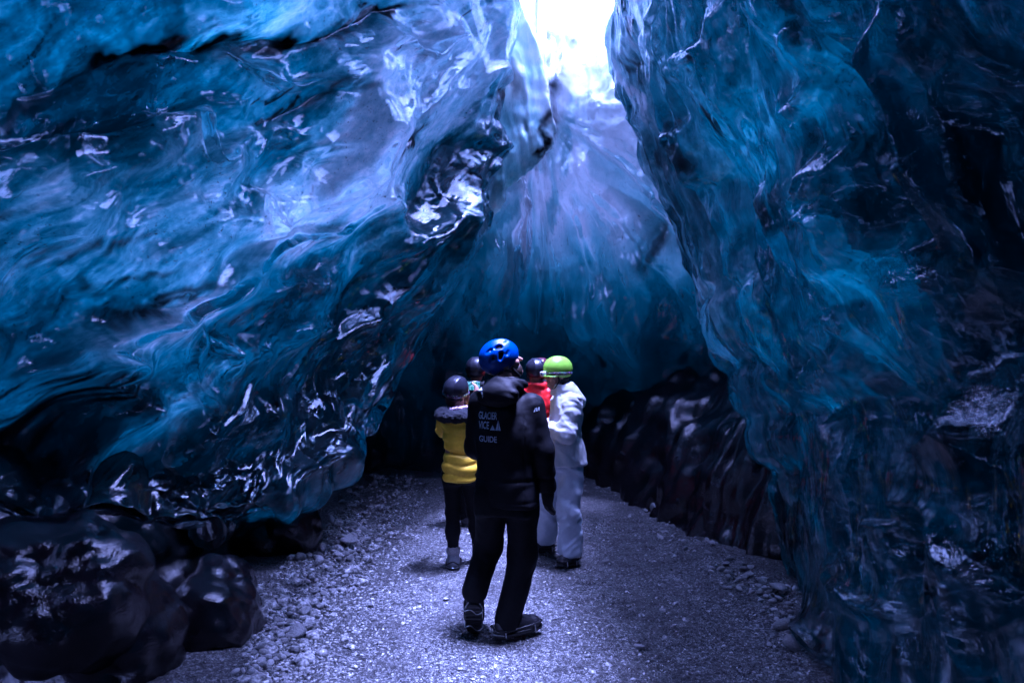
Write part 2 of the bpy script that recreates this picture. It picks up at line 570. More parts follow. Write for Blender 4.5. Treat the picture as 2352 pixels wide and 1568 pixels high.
LEFT_CRESTS = [
    # points, height, width on the right-hand side of travel, width on the other side
    ([(1010, 410), (900, 440), (835, 480), (760, 545), (635, 560), (560, 640), (490, 690), (380, 745), (250, 795), (120, 860), (-60, 930)], 0.20, 26, 120),
    ([(-40, 335), (150, 320), (300, 292), (440, 258), (492, 222)], 0.13, 60, 16),
    ([(462, 250), (455, 320), (480, 372), (545, 330), (610, 285)], 0.12, 40, 16),
    ([(850, 90), (838, 190), (842, 280), (818, 360), (770, 430), (700, 500)], 0.16, 40, 60),
    ([(1195, -30), (1165, 60), (1140, 130), (1112, 270), (1146, 340), (1100, 410), (1010, 500), (925, 570), (840, 640)], 0.12, 30, 50),
    ([(1120, 430), (1060, 480), (1000, 545), (930, 640), (880, 710), (790, 790), (768, 860), (752, 950), (722, 1005)], 0.11, 22, 26),
    ([(930, 120), (960, 110), (1000, 95), (1060, 50)], 0.09, 30, 20),
    ([(880, 40), (900, 80), (955, 128), (1010, 90), (1070, 40)], 0.12, 30, 16),
    ([(920, 400), (920, 520), (960, 540), (1010, 510), (1020, 470)], 0.06, 18, 26),
    ([(610, 430), (600, 490), (630, 545)], 0.12, 18, 40),
    ([(560, 640), (620, 650), (700, 650), (770, 640), (830, 560)], 0.07, 18, 30),
    ([(480, 770), (470, 790), (520, 810), (548, 800)], 0.10, 12, 30),
    ([(430, 720), (415, 800), (440, 880), (480, 930), (470, 1010), (430, 1060)], 0.12, 26, 40),
    ([(560, 760), (600, 820), (560, 900), (500, 980), (470, 1060), (480, 1220)], 0.10, 20, 30),
    ([(150, 1140), (210, 1060), (290, 1000), (350, 960), (370, 900)], 0.13, 22, 50),
    ([(200, 790), (280, 820), (300, 850), (270, 900), (350, 920)], 0.10, 16, 30),
    ([(640, 1170), (660, 1110), (735, 1070), (800, 1020)], 0.08, 16, 30),
    ([(850, 940), (860, 880), (910, 800), (990, 690), (1060, 590)], 0.10, 24, 30),
    ([(330, 600), (420, 560), (520, 540), (600, 500)], 0.06, 30, 40),
    ([(-60, 480), (100, 440), (220, 400), (330, 370), (450, 330)], 0.07, 40, 50),
    ([(480, 100), (560, 140), (640, 190), (740, 190), (840, 170)], 0.10, 26, 26),
    ([(640, 790), (700, 760), (760, 750), (800, 770)], 0.06, 16, 20),
]
LEFT_CREASES = [
    ([(-40, 200), (150, 150), (330, 108), (480, 102), (560, 92), (640, 88), (720, 100), (830, 58), (930, 30), (1000, 20)], -0.13, 16, 30),
    ([(620, 270), (690, 235), (780, 205), (850, 190)], -0.07, 14, 24),
    ([(890, 340), (940, 315), (990, 295)], -0.08, 12, 24),
    ([(160, 645), (220, 690), (330, 660)], -0.06, 16, 20),
    ([(240, 755), (330, 725), (430, 690), (500, 665)], -0.05, 14, 14),
    ([(1140, 190), (1170, 240), (1155, 300)], -0.08, 14, 14),
]
LEFT_HOLLOWS = [
    (230, 235, 260, 70, -6, -0.22), (530, 300, 60, 45, 20, -0.12), (620, 120, 90, 35, -8, -0.14),
    (230, 1000, 110, 120, -20, -0.30), (60, 1090, 130, 110, 0, -0.25), (1050, 330, 70, 80, 20, -0.10),
    (700, 170, 60, 40, 20, -0.08), (960, 80, 70, 40, 0, -0.10), (720, 600, 80, 45, -10, -0.10),
    (590, 1040, 50, 50, 0, -0.10), (470, 1090, 45, 40, 0, -0.10), (600, 860, 60, 80, 15, -0.10),
    (30, 740, 60, 40, 20, -0.10), (690, 450, 70, 60, -30, 0.10), (880, 250, 60, 90, 20, 0.06),
    (480, 740, 60, 60, 0, -0.12), (980, 470, 45, 40, 0, -0.04),
]
LEFT_SILT_SHADE = [  # silt streaks, plus blobs painting the shade of the left recess
    (590, 105, 95, 26, -6, 0.9), (720, 98, 70, 10, -12, 0.8), (880, 40, 90, 9, -15, 0.8), (330, 108, 120, 10, -8, 0.55), (120, 180, 120, 16, -14, 0.7),
    (660, 252, 60, 9, -32, 0.9), (930, 325, 60, 10, -35, 0.85), (370, 700, 150, 13, -19, 0.95), (225, 655, 60, 9, 25, 0.8),
    (330, 640, 70, 9, -15, 0.6), (200, 960, 90, 130, -15, 0.85), (60, 1080, 130, 110, 0, 0.85), (310, 900, 60, 45, 0, 0.9), (280, 1205, 160, 30, 6, 0.5),
    (30, 490, 120, 12, -12, 0.5), (90, 590, 100, 10, -10, 0.5), (250, 560, 120, 14, -12, 0.5), (230, 860, 40, 20, -20, 0.6), (1165, 210, 22, 50, -10, 0.7),
    (740, 215, 60, 7, -25, 0.4), (800, 255, 9, 40, 10, 0.35),
]
# bubble-white ice, plus light and shade painted in: positive darker, negative brighter
LEFT_LIGHT_SHADE = [
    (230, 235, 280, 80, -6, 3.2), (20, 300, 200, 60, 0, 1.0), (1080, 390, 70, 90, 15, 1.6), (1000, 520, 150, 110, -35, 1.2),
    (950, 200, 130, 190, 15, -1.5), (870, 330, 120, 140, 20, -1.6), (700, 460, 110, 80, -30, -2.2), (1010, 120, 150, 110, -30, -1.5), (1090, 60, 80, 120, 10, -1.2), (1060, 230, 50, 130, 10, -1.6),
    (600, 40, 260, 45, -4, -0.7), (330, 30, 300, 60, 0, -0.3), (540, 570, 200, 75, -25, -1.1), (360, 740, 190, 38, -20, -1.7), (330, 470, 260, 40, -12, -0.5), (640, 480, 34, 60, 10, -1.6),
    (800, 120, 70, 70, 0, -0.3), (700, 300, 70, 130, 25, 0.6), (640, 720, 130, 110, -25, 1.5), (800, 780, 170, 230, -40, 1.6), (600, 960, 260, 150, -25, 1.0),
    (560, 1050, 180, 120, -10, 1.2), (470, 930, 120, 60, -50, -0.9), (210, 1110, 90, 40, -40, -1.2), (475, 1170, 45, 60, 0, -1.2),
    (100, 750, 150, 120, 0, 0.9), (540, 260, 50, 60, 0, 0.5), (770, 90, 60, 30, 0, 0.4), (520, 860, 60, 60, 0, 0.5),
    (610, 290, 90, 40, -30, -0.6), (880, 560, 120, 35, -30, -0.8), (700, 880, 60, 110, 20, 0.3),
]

def fn_left(v, q, U, V):
    a = unit((-0.62, -0.45, -0.72))          # the melt streaks run down towards the viewer's left
    b = unit(np.cross(a, (0.35, -0.45, -0.35)))
    a = a.astype(np.float32); b = b.astype(np.float32)
    sc1, id1 = scallops(v, a, b, 1.9, 0.72, 11, 0.42, True)
    sc2, id2 = scallops(v, a, b, 0.85, 0.33, 23, 0.42, True)
    sc3, id3 = scallops(v, a, b, 0.36, 0.14, 37, 0.45, True)
    big = fbm(v * 0.55, 3, 5)
    mask = smooth(-0.15, 0.35, perlin(v * 0.8, 91))
    mask3 = smooth(-0.1, 0.4, perlin(v * 1.3, 95))
    # flow lines: fine ridges along a
    w = 0.16 * np.stack([perlin(v * 2.2, 61), perlin(v * 2.2, 62)], 1)
    s = np.stack([v @ a * 0.9, v @ b * 9.0 + w[:, 0] * 14, (v @ np.cross(a, b).astype(np.float32)) * 5.0], 1)
    lines = fbm(s, 3, 71)
    fl = flutes(v @ a, v @ b, v @ np.cross(a, b).astype(np.float32), 1300, (0.9, 2.2, 5.0, 11.0, 24.0), (0.16, 0.085, 0.040, 0.016, 0.006), 0.16, 0.45)
    disp = 0.18 * big + 0.36 * sc1 + 0.16 * sc2 * (0.35 + mask) + 0.45 * fl + 0.045 * sc3 * mask3 - 0.18
    wq = q + np.stack([perlin(v * 3.5, 81), perlin(v * 3.5, 82)], 1) * 13
    disp = disp * (1 - 0.65 * smooth(0.62, 0.86, U) * smooth(0.30, 0.10, V))
    disp = disp + 1.45 * stroke_fields(wq, LEFT_CRESTS) + stroke_fields(wq, LEFT_CREASES) + blob_fields(wq, LEFT_HOLLOWS)
    # keep the rolled rim and the hidden parts calm
    calm = smooth(0.0, 0.25, V) * 0 + 1
    lay = fbm(s * np.float32(0.35), 4, 131)
    lay2 = fbm(np.stack([s[:, 0] * 1.5, s[:, 1] * 2.2, s[:, 2]], 1), 3, 151)
    # painted falloff of light: darker away from the slot (upper right) towards the foot
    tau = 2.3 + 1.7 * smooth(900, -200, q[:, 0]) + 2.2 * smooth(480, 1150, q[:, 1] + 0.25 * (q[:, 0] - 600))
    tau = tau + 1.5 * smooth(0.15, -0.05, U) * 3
    tau = 1.0 + tau + 1.7 * blob_fields(wq, LEFT_LIGHT_SHADE) + 2.2 * lay + 1.5 * lay2 + 2.6 * (0.2 - sc1) + 1.8 * (0.2 - sc2) - 3.5 * fl + 2.2 * (id1 - 0.5) + 2.0 * (id2 - 0.5) + 1.6 * (id3 - 0.5) * mask3  # zones, lit ridges and dark hollows painted into the depth
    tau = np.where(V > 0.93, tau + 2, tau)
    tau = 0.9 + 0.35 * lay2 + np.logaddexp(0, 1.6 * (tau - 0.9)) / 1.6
    tau = np.maximum(0.6, tau - 7.0 * stroke_fields(wq, [(p_, h_, a_ * 0.5, b_ * 0.5) for p_, h_, a_, b_ in LEFT_CRESTS]) - 22.0 * stroke_fields(wq, LEFT_CREASES))  # crests painted as glowing rims, creases as shade
    wq2 = q + np.stack([perlin(v * 6.0, 83), perlin(v * 6.0, 84)], 1) * 26 + np.stack([perlin(v * 17.0, 85), perlin(v * 17.0, 86)], 1) * 10
    silt_shade = blob_fields(wq2, LEFT_SILT_SHADE) * (0.75 + 0.9 * lay2) - 6.5 * stroke_fields(wq2, [(p_, h_, a_ * 0.45, b_ * 0.45) for p_, h_, a_, b_ in LEFT_CREASES]) * smooth(-0.5, 0.2, lay2)  # silt streaks, with dark crease lines painted in as shade
    silt_shade = np.maximum(silt_shade, 0.8 * smooth(0.42, 0.62, lay2) * smooth(0.0, 0.5, perlin(v * 1.1, 171)))
    return disp.astype(np.float32), np.maximum(tau, 0.05), silt_shade

tc = dense(11, [(0, 1, 16), (1, 3.0, 60), (3.0, 8.0, 540), (8.0, 9.0, 50), (9.0, 10, 12)])
tr = dense(14, [(0, 2, 40), (2, 10, 560), (10, 11, 46), (11, 13, 24)])
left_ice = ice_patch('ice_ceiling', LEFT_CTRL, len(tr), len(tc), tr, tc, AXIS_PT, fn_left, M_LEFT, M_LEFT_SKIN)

# ---- the right-hand ice wall --------------------------------------------------------
Bk = [(1750, -900, 4.6), (1490, -350, 6.2), (1400, 0, 7.0), (1438, 160, 7.05), (1462, 300, 7.0), (1520, 460, 6.9), (1575, 620, 6.7),
      (1640, 780, 6.5), (1705, 940, 6.0), (1745, 1090, 5.7), (1800, 1240, 5.5), (1835, 1345, 5.25), (1838, 1420, 5.25), (1842, 1520, 5.25)]
near_prof = [(2.1, 6.6), (1.4, 5.6), (1.0, 4.9), (1.12, 4.3), (1.25, 3.75), (1.36, 3.2), (1.46, 2.65), (1.54, 2.1), (1.60, 1.6), (1.64, 1.1), (1.66, 0.7), (1.68, 0.35), (1.66, 0.1), (1.62, -0.25)]
rows = []
for k, (B, (nx, nz)) in enumerate(zip(Bk, near_prof)):
    x, y, z = P(B[0] + (0 if k < 3 else 15 if k == 3 else 35 if k < 6 else 45), B[1], B[2])
    row = [(x + 1.9, y + 0.9, z + 0.1), (x + 0.75, y + 0.75, z + 0.05), (x + 0.20, y + 0.35, z), (x, y, z)]
    for t in (0.12, 0.3, 0.5, 0.7, 0.85, 1.0):
        yy = y + (1.2 - y) * t
        bulge = (0.10 + 0.62 * max(0, (k - 8) / 5)) * math.sin(math.pi * t)
        row.append((x + (nx - x) * t - bulge, yy, z + (nz - z) * t))
    row.append((nx + 0.1, -1.0, nz))
    row.append((nx + 0.2, -4.0, nz))
    rows.append(row)
RIGHT_CTRL = rows
RIGHT_CRESTS = [
    ([(1432, -20), (1440, 60), (1466, 200), (1500, 330), (1560, 480), (1640, 640), (1740, 790), (1785, 900), (1800, 1010), (1790, 1100)], 0.12, 40, 18),
    ([(1500, -20), (1520, 80), (1560, 220), (1580, 330), (1660, 500), (1750, 640), (1830, 780), (1870, 900), (1880, 1010)], 0.14, 36, 22),
    ([(1640, -30), (1650, 110), (1690, 250), (1760, 380), (1830, 480), (1880, 580), (1930, 690), (1960, 800), (1965, 920)], 0.16, 46, 22),
    ([(1572, 120), (1600, 140), (1625, 110), (1650, 90)], 0.08, 14, 14),
    ([(1565, 300), (1600, 310), (1610, 380), (1640, 420)], 0.08, 24, 14),
    ([(2060, -30), (2085, 160), (2130, 290), (2230, 450), (2300, 580), (2400, 740)], 0.16, 70, 30),
    ([(1830, 30), (1850, 120), (1845, 200), (1800, 280)], 0.08, 24, 20),
    ([(1900, 330), (1920, 400), (1900, 450), (1940, 480), (1990, 520), (2015, 600)], 0.13, 24, 50),
    ([(2120, 330), (2150, 440), (2155, 540), (2140, 620)], 0.09, 18, 24),
    ([(1880, 60), (1990, 130), (2060, 190)], 0.05, 24, 24),
    ([(2150, 180), (2230, 210), (2330, 330), (2400, 400)], 0.08, 36, 24),
    ([(2040, 860), (2110, 900), (2180, 930), (2200, 990), (2150, 1050), (2110, 1030)], 0.07, 24, 30),
    ([(2030, 1175), (2090, 1160), (2180, 1190), (2230, 1270), (2290, 1340), (2380, 1420)], 0.08, 40, 40),
    ([(2030, 1180), (2035, 1260), (2070, 1290)], 0.08, 20, 20),
    ([(1740, 1090), (1770, 1180), (1830, 1290), (1860, 1420), (1920, 1560)], 0.08, 30, 20),
    ([(2090, 1370), (2150, 1380), (2200, 1420), (2260, 1560)], 0.05, 30, 40),
    ([(1950, 700), (1990, 760), (1985, 850), (2010, 920)], 0.06, 14, 20),
    ([(1690, 700), (1760, 690), (1800, 760), (1830, 850)], 0.05, 20, 20),
    ([(1960, 1260), (1950, 1340), (1990, 1400), (2080, 1400)], 0.06, 20, 20),
]
RIGHT_HOLLOWS = [
    (2110, 950, 75, 100, 0, -0.14), (1760, 820, 45, 30, 0, -0.08), (2100, 1270, 70, 70, 20, -0.08), (1850, 130, 80, 110, 0, -0.10),
    (1960, 250, 120, 120, 30, -0.10), (1590, 200, 25, 80, -10, -0.08), (1800, 940, 28, 50, 0, -0.12), (1900, 940, 30, 45, 0, -0.12), (1945, 560, 55, 80, -30, 0.10),
    (2080, 650, 40, 25, 0, 0.05), (2060, 470, 60, 120, -20, -0.10), (2260, 800, 110, 160, 0, -0.12), (2220, 1350, 70, 90, 0, 0.06), (1790, 1090, 20, 25, 0, -0.06),
    (2300, 250, 120, 130, 0, -0.1), (1700, 380, 60, 120, -20, -0.08),
]
RIGHT_LIGHT_SHADE = [  # soft zones of painted light and shade: negative is brighter
    (1450, 150, 60, 300, -8, -2.6), (1560, 560, 60, 260, -28, -1.6), (1940, 560, 60, 85, -30, -0.5), (1680, 640, 60, 100, -25, -0.9), (1740, 690, 30, 60, -30, -0.6),
    (1990, 740, 50, 100, -10, -0.9), (2250, 600, 240, 800, 0, 2.0), (2250, 1300, 80, 150, -25, -0.6), (1800, 300, 130, 250, -20, -0.15), (1700, 950, 60, 120, -20, -0.6), (2110, 950, 90, 110, 0, 1.0),
]

def fn_right(v, q, U, V):
    a = unit((0.12, -0.42, -0.9)); b = unit((-0.1, 0.88, -0.46))
    a = a.astype(np.float32); b = b.astype(np.float32)
    sc1, id1 = scallops(v, a, b, 3.0, 0.50, 211, 0.35, True)
    sc2, id2 = scallops(v, a, b, 1.5, 0.20, 223, 0.35, True)
    sc3 = scallops(v, a, b, 0.8, 0.075, 237, 0.4)
    big = fbm(v * 0.6, 3, 205)
    w = perlin(v * 1.7, 261) * 1.6
    s = np.stack([v @ a * 0.8, v @ b * 14.0 + w, v[:, 0] * 6.0], 1)
    lines = fbm(s, 3, 271)
    ridg = 1 - np.abs(perlin(np.stack([v @ a * 0.7, v @ b * 7.0 + w * 0.8, v[:, 0] * 3], 1), 281)) * 2.2
    mask = smooth(-0.25, 0.3, perlin(v * 0.9, 291))
    far = 0.40 + 0.60 * smooth(2250, 1850, q[:, 0])
    wU = 6.0 * U + 0.15 * perlin(v * 0.7, 297)
    fl = flutes(v[:, 2] * -1.0, wU, v[:, 0] * 0.3, 1400, (1.1, 2.6, 5.5, 11.0, 22.0), (0.17, 0.11, 0.070, 0.036, 0.014), 0.10, 0.30)
    disp = 0.10 * big - 0.14 + 0.22 * sc1 + far * (0.10 * sc2 * (0.2 + mask) + 0.70 * fl)
    wq = q + np.stack([perlin(v * 3.5, 81), perlin(v * 3.5, 82)], 1) * 16
    disp = disp + 1.3 * stroke_fields(wq, RIGHT_CRESTS) + blob_fields(wq, RIGHT_HOLLOWS)
    # the hidden foot of the wall must not come out over the path
    lay = fbm(s * np.float32(0.3), 4, 331)
    lay2 = fbm(np.stack([v @ a * 1.5, v @ b * 5.0, v[:, 0] * 5], 1), 3, 341)
    tau = 5.6 + 3.4 * smooth(1450, 2250, q[:, 0]) + 2.4 * smooth(500, 1250, q[:, 1])  # painted shade deepening towards the near edge and the foot
    tau = tau - 4.0 * stroke_fields(wq, [(p_, h_, a_ * 0.5, b_ * 0.5) for p_, h_, a_, b_ in RIGHT_CRESTS]) + blob_fields(wq, RIGHT_LIGHT_SHADE) + 0.4 * blob_fields(wq, RIGHT_LIGHT_SHADE) + 2.0 * lay + 1.3 * lay2 + 1.6 * (0.2 - sc1) + 1.2 * (0.2 - sc2) - 6.0 * fl + 2.2 * (id1 - 0.5) + 2.0 * (id2 - 0.5)  # light on crests and ridges painted in along with the zones
    silt_shade = 0.85 * smooth(0.40, 0.60, lay2) * smooth(0.0, 0.4, perlin(v * 1.1, 371))
    return disp.astype(np.float32), np.maximum(tau, 0.05), silt_shade

tc = dense(12, [(0, 2, 24), (2, 3, 36), (3, 8.6, 460), (8.6, 11, 20)])
tr = dense(14, [(0, 2, 36), (2, 13, 560)])
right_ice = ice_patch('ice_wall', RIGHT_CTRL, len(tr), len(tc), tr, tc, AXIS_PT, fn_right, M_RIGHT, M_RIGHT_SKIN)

# ---- the far wall below the slot ------------------------------------------------------
xs = [(640, -2.0), (800, -1.3), (960, -0.6), (1090, -0.15), (1200, 0.15), (1300, 0.1), (1420, -0.25), (1560, -0.8), (1720, -1.6), (1980, -2.8)]
ys = [(-560, 9.8), (-250, 9.7), (20, 9.5), (104, 9.3), (128, 8.55), (240, 8.5), (420, 8.7), (600, 9.0), (760, 9.5), (880, 10.1), (980, 10.6), (1060, 10.6), (1120, 10.3)]
BACK_CTRL = []
for j, (py, d) in enumerate(ys):
    row = []
    for i, (px, dd) in enumerate(xs):
        k = dd * (0.25 if py < 100 else 1.0)
        row.append(P(px, py + (12 * ((i % 2) * 2 - 1) if 90 < py < 140 else 0), d + k))
    BACK_CTRL.append(row)
BACK_CRESTS = [
    ([(1190, 415), (1178, 500), (1150, 600), (1110, 720), (1060, 830)], 0.26, 18, 60),
    ([(1195, 430), (1215, 540), (1235, 660), (1240, 780)], 0.20, 50, 14),
    ([(1250, 120), (1280, 200), (1265, 290), (1232, 350), (1190, 400), (1140, 450), (1060, 560)], 0.30, 60, 26),
    ([(1255, 310), (1300, 430), (1350, 560), (1390, 660), (1470, 760), (1560, 850)], 0.30, 70, 24),
    ([(1310, 330), (1390, 460), (1450, 560), (1530, 680)], 0.16, 40, 18),
    ([(1280, 460), (1300, 560), (1340, 680), (1370, 780)], 0.16, 30, 16),
    ([(1360, 190), (1390, 240), (1440, 200)], 0.09, 14, 20),
    ([(1350, 225), (1400, 255), (1445, 245)], 0.08, 10, 14), ([(1370, 285), (1420, 300), (1460, 285)], 0.08, 10, 14),
    ([(1120, 520), (1060, 620), (1010, 700), (960, 790), (880, 900)], 0.22, 24, 40),
    ([(1140, 560), (1080, 690), (1040, 780)], 0.14, 16, 30),
]
BACK_SILT = [(1285, 190, 16, 55, 8, 0.75), (1268, 270, 14, 50, 8, 0.8), (1215, 290, 22, 30, 0, 0.6), (1250, 330, 8, 30, 0, 0.9), (1290, 150, 50, 14, 0, 0.35), (1400, 60, 12, 40, 30, 0.4)]
def fn_back(v, q, U, V):
    a = unit((0.1, 0.25, -1)).astype(np.float32); b = unit((1, 0.1, 0.1)).astype(np.float32)
    sc1, id1 = scallops(v, a, b, 1.7, 0.5, 411, 0.4, True)
    sc2 = scallops(v, a, b, 0.6, 0.2, 423, 0.55)
    big = fbm(v * 0.7, 3, 405)
    s = np.stack([v @ b * 11.0 + perlin(v * 1.5, 461) * 2.0, v @ a * 0.8, v[:, 1] * 4], 1)
    lines = fbm(s, 4, 471)
    wq = q + np.stack([perlin(v * 3.0, 81), perlin(v * 3.0, 82)], 1) * 14
    dx, dy = q[:, 0] - 1225.0, q[:, 1] - 250.0
    rad = np.sqrt(dx * dx + dy * dy)
    ang = np.arctan2(dx, np.maximum(dy, 20.0))
    fan = smooth(60, 420, rad)
    fl = flutes(rad * 0.0055, ang * 3.6, 0 * rad, 1500, (1.2, 2.8, 6.0, 13.0), (0.26, 0.14, 0.070, 0.030), 0.30, 0.30) * (0.3 + 0.9 * fan)
    disp = 0.16 * big + 0.24 * sc1 + 0.10 * sc2 + fl + stroke_fields(wq, BACK_CRESTS) - 0.1
    lay = fbm(s * np.float32(0.3), 4, 431)
    tau = 0.35 + 3.2 * smooth(200, 760, q[:, 1] - 0.10 * (q[:, 0] - 1250)) + 6.5 * smooth(480, 900, q[:, 1])  # painted light by the opening, fading to shade towards the floor
    tau = tau + 1.0 * smooth(1240, 1120, q[:, 0]) + 1.2 * lay + 1.0 * (0.2 - sc1) + 2.0 * (id1 - 0.5) - 3.5 * fl - 6.0 * stroke_fields(wq, [(p_, h_, a_ * 0.6, b_ * 0.6) for p_, h_, a_, b_ in BACK_CRESTS])  # fan ridges and crests painted as if lit
    wq2 = wq + np.stack([perlin(v * 9.0, 83), perlin(v * 9.0, 84)], 1) * 14
    silt_shade = blob_fields(wq2, BACK_SILT) * (0.8 + 0.8 * fbm(v * 9.0, 2, 441)) + 0.8 * smooth(660, 1120, q[:, 1] + 60 * lay)  # ash marks, plus painted shade deepening towards the floor
    silt_shade = np.maximum(silt_shade, 0.7 * smooth(0.35, 0.6, fbm(s * np.float32(0.6), 3, 451)) * smooth(0, .4, perlin(v * 1.2, 455)))
    return disp.astype(np.float32), np.maximum(tau, 0.05), silt_shade
tc = np.linspace(0, len(xs) - 1, 340); tr = dense(13, [(0, 2, 40), (2, 12, 380)])
BACK_CTRL = BACK_CTRL
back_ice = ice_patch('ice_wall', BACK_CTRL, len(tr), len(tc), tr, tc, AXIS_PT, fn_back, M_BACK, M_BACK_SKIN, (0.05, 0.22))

# ---- a tongue of ice hanging between the left mass and the far wall, with a vein of ash ----------
TR = [(1225, -120), (1235, 40), (1248, 130), (1272, 200), (1270, 270), (1252, 335), (1212, 400), (1165, 452), (1110, 530), (1040, 640)]
TONGUE = []
for (tx, ty) in TR:
    d = 7.75
    x, y, z = P(tx, ty, d)
    TONGUE.append([P(tx - 260, ty - 10, d + 0.55), P(tx - 150, ty, d + 0.10), P(tx - 70, ty, d - 0.12), P(tx - 22, ty, d - 0.06), (x, y + 0.08, z), (x - 0.06, y + 0.32, z + 0.03), (x - 0.35, y + 0.7, z + 0.1)])
def fn_tongue(v, q, U, V):
    fl = flutes(v[:, 2], v[:, 0] + 0.2 * v[:, 2], 0 * v[:, 0], 1600, (2.5, 6.0, 13.0), (0.10, 0.05, 0.02), 0.15, 0.3)
    disp = fl + 0.10 * fbm(v * 1.6, 3, 1611)
    wq = q + np.stack([perlin(v * 7.0, 83), perlin(v * 7.0, 84)], 1) * 16 + np.stack([perlin(v * 19.0, 85), perlin(v * 19.0, 86)], 1) * 7
    tau = 0.7 + 1.0 * smooth(150, 450, q[:, 1]) - 5 * fl + 0.8 * fbm(v * 4, 3, 1621)
    silt_shade = blob_fields(wq, [(1268, 200, 15, 50, 5, 0.9), (1252, 285, 14, 50, 12, 0.95), (1240, 345, 9, 30, 20, 0.9), (1285, 140, 30, 14, 0, 0.4), (1215, 295, 18, 24, 0, 0.7), (1180, 190, 12, 40, -15, 0.6)])
    return disp.astype(np.float32), np.maximum(tau, 0.3), silt_shade
tc = np.linspace(0, 6, 120); tr = np.linspace(0, len(TR) - 1, 200)
tongue = ice_patch('ice_wall', TONGUE, len(tr), len(tc), tr, tc, (0.6, 5.0, 2.5), fn_tongue, M_TONGUE)

# ---- dark basal ice under the hanging mass, left of the path ---------------------------
foot = [(-2.9, -3.5), (-2.75, 1.0), (-2.55, 3.0), (-1.95, 4.3), (-1.95, 5.2), (-1.98, 6.1), (-2.15, 7.2), (-2.1, 8.4), (-1.85, 9.6), (-1.7, 10.6), (-1.7, 11.8)]
BL = []
for (zz, off, zn, on) in ((-0.25, -0.05, -0.25, -0.05), (0.0, 0.0, 0, 0), (0.25, 0.12, 0.2, 0.2), (0.55, 0.30, 0.35, 0.5), (0.9, 0.45, 0.5, 0.9), (1.3, 0.65, 0.65, 1.4), (1.9, 0.9, 0.8, 2.0), (2.7, 1.2, 0.95, 2.8)):
    row = []
    for i, (x, y) in enumerate(foot):
        k = 1.0 if i < 8 else 0.5
        m = 1.0 if i < 4 else 0.5 if i == 4 else 0.0
        oo = off * (1 - m) + on * m
        row.append((x - oo * k, y + (0.25 * off if i > 7 else 0), zz * (1 - m) + zn * m))
    BL.append(row)
def fn_basal(v, q, U, V):
    sc1 = scallops(v, unit((0.3, 1, 0)).astype(np.float32), unit((0.2, 0, 1)).astype(np.float32), 1.3, 0.6, 511, 0.6)
    sc2 = scallops(v, unit((0.3, 1, 0)).astype(np.float32), unit((0.2, 0, 1)).astype(np.float32), 0.45, 0.25, 523, 0.6)
    disp = 0.14 * fbm(v * 0.9, 3, 505) - 0.20 * sc1 - 0.05 * sc2 + 0.02 + 0.012 * fbm(v * np.array([6, 2, 9], np.float32), 3, 507)
    tau = np.full(len(v), 9.0, np.float32) + fbm(v * 2, 3, 509)
    silt_shade = np.clip(0.55 + 0.6 * fbm(v * 2.5, 3, 515), 0.1, 0.95)
    return disp.astype(np.float32), tau, silt_shade
tc = dense(11, [(0, 2, 40), (2, 10, 300)]); tr = np.linspace(0, 7, 130)
basal_left = ice_patch('ice_wall', BL, len(tr), len(tc), tr, tc, (0, 5, 1), fn_basal, M_BASAL)

# ---- dirty ice bank right of the path ---------------------------------------------------
foot = [(2.35, 3.8), (2.22, 4.9), (2.02, 5.4), (1.78, 5.9), (1.62, 6.5), (1.48, 7.3), (1.25, 8.4), (1.0, 9.4), (0.95, 10.4), (0.95, 11.6)]
BR = []
for (zz, off) in ((-0.25, -0.04), (0.0, 0.0), (0.22, 0.05), (0.50, 0.13), (0.75, 0.28), (1.0, 0.45), (1.25, 0.75), (1.6, 1.3)):
    BR.append([(x + off, y + off * 0.4, zz) for (x, y) in foot])
def fn_bank(v, q, U, V):
    sc1 = scallops(v, unit((0.1, 0.3, -1)).astype(np.float32), unit((0, 1, 0.2)).astype(np.float32), 0.9, 0.4, 611, 0.6)
    sc2 = scallops(v, unit((0.1, 0.3, -1)).astype(np.float32), unit((0, 1, 0.2)).astype(np.float32), 0.4, 0.14, 623, 0.6)
    disp = 0.14 * fbm(v * 1.1, 3, 605) - 0.12 * sc1 + flutes(-v[:, 2], v[:, 1] - 0.5 * v[:, 0], 0 * v[:, 0], 1700, (1.8, 4.5, 10.0), (0.11, 0.05, 0.02), 0.2, 0.3)
    tau = np.full(len(v), 8.0, np.float32) + 2 * fbm(v * 2, 3, 609)
    silt_shade = np.clip(0.6 + 0.7 * fbm(v * 3, 3, 615), 0.15, 0.95)
    return disp.astype(np.float32), tau, silt_shade
tc = dense(10, [(0, 9, 300)]); tr = np.linspace(0, 7, 150)
bank_right = ice_patch('ice_bank', BR, len(tr), len(tc), tr, tc, (0, 6, 1), fn_bank, M_BASAL)

# ---- the unseen cave round the viewer, closed off to keep light out -----------------------------------
sec = [[(-4.6, 3.7, 5.3), (-2.6, 4.3, 6.1), (-0.2, 4.7, 6.7), (0.35, 3.1, 6.6), (1.5, 2.9, 6.9), (2.6, 2.9, 7.0)]]  # unseen roof, its edge shaped to stop sun on the boulders
for yy in (2.2, 0.8, -1.5, -4.2):
    k = smooth(4.3, -1.0, yy)
    sec.append([(-4.6, yy, 4.9), (-2.6, yy, 5.7), (-0.5 - 0.2, yy, 6.0), (0.4, yy, 6.05), (1.5, yy, 6.0), (2.6, yy, 5.4)])
blocking_roof = patch(sec, 60, 70)
rv = blocking_roof.reshape(-1, 3).astype(np.float32)
rv[:, 2] += 0.25 * fbm(rv * 0.8, 3, 701)
o = link_mesh('ice_ceiling', rv, grid_faces(60, 70), M_BASAL); attr_float(o, 'ice_depth_shade', np.full(len(rv), 9.0)); attr_float(o, 'silt_shade', np.full(len(rv), 0.3)); tag(o, kind='structure')
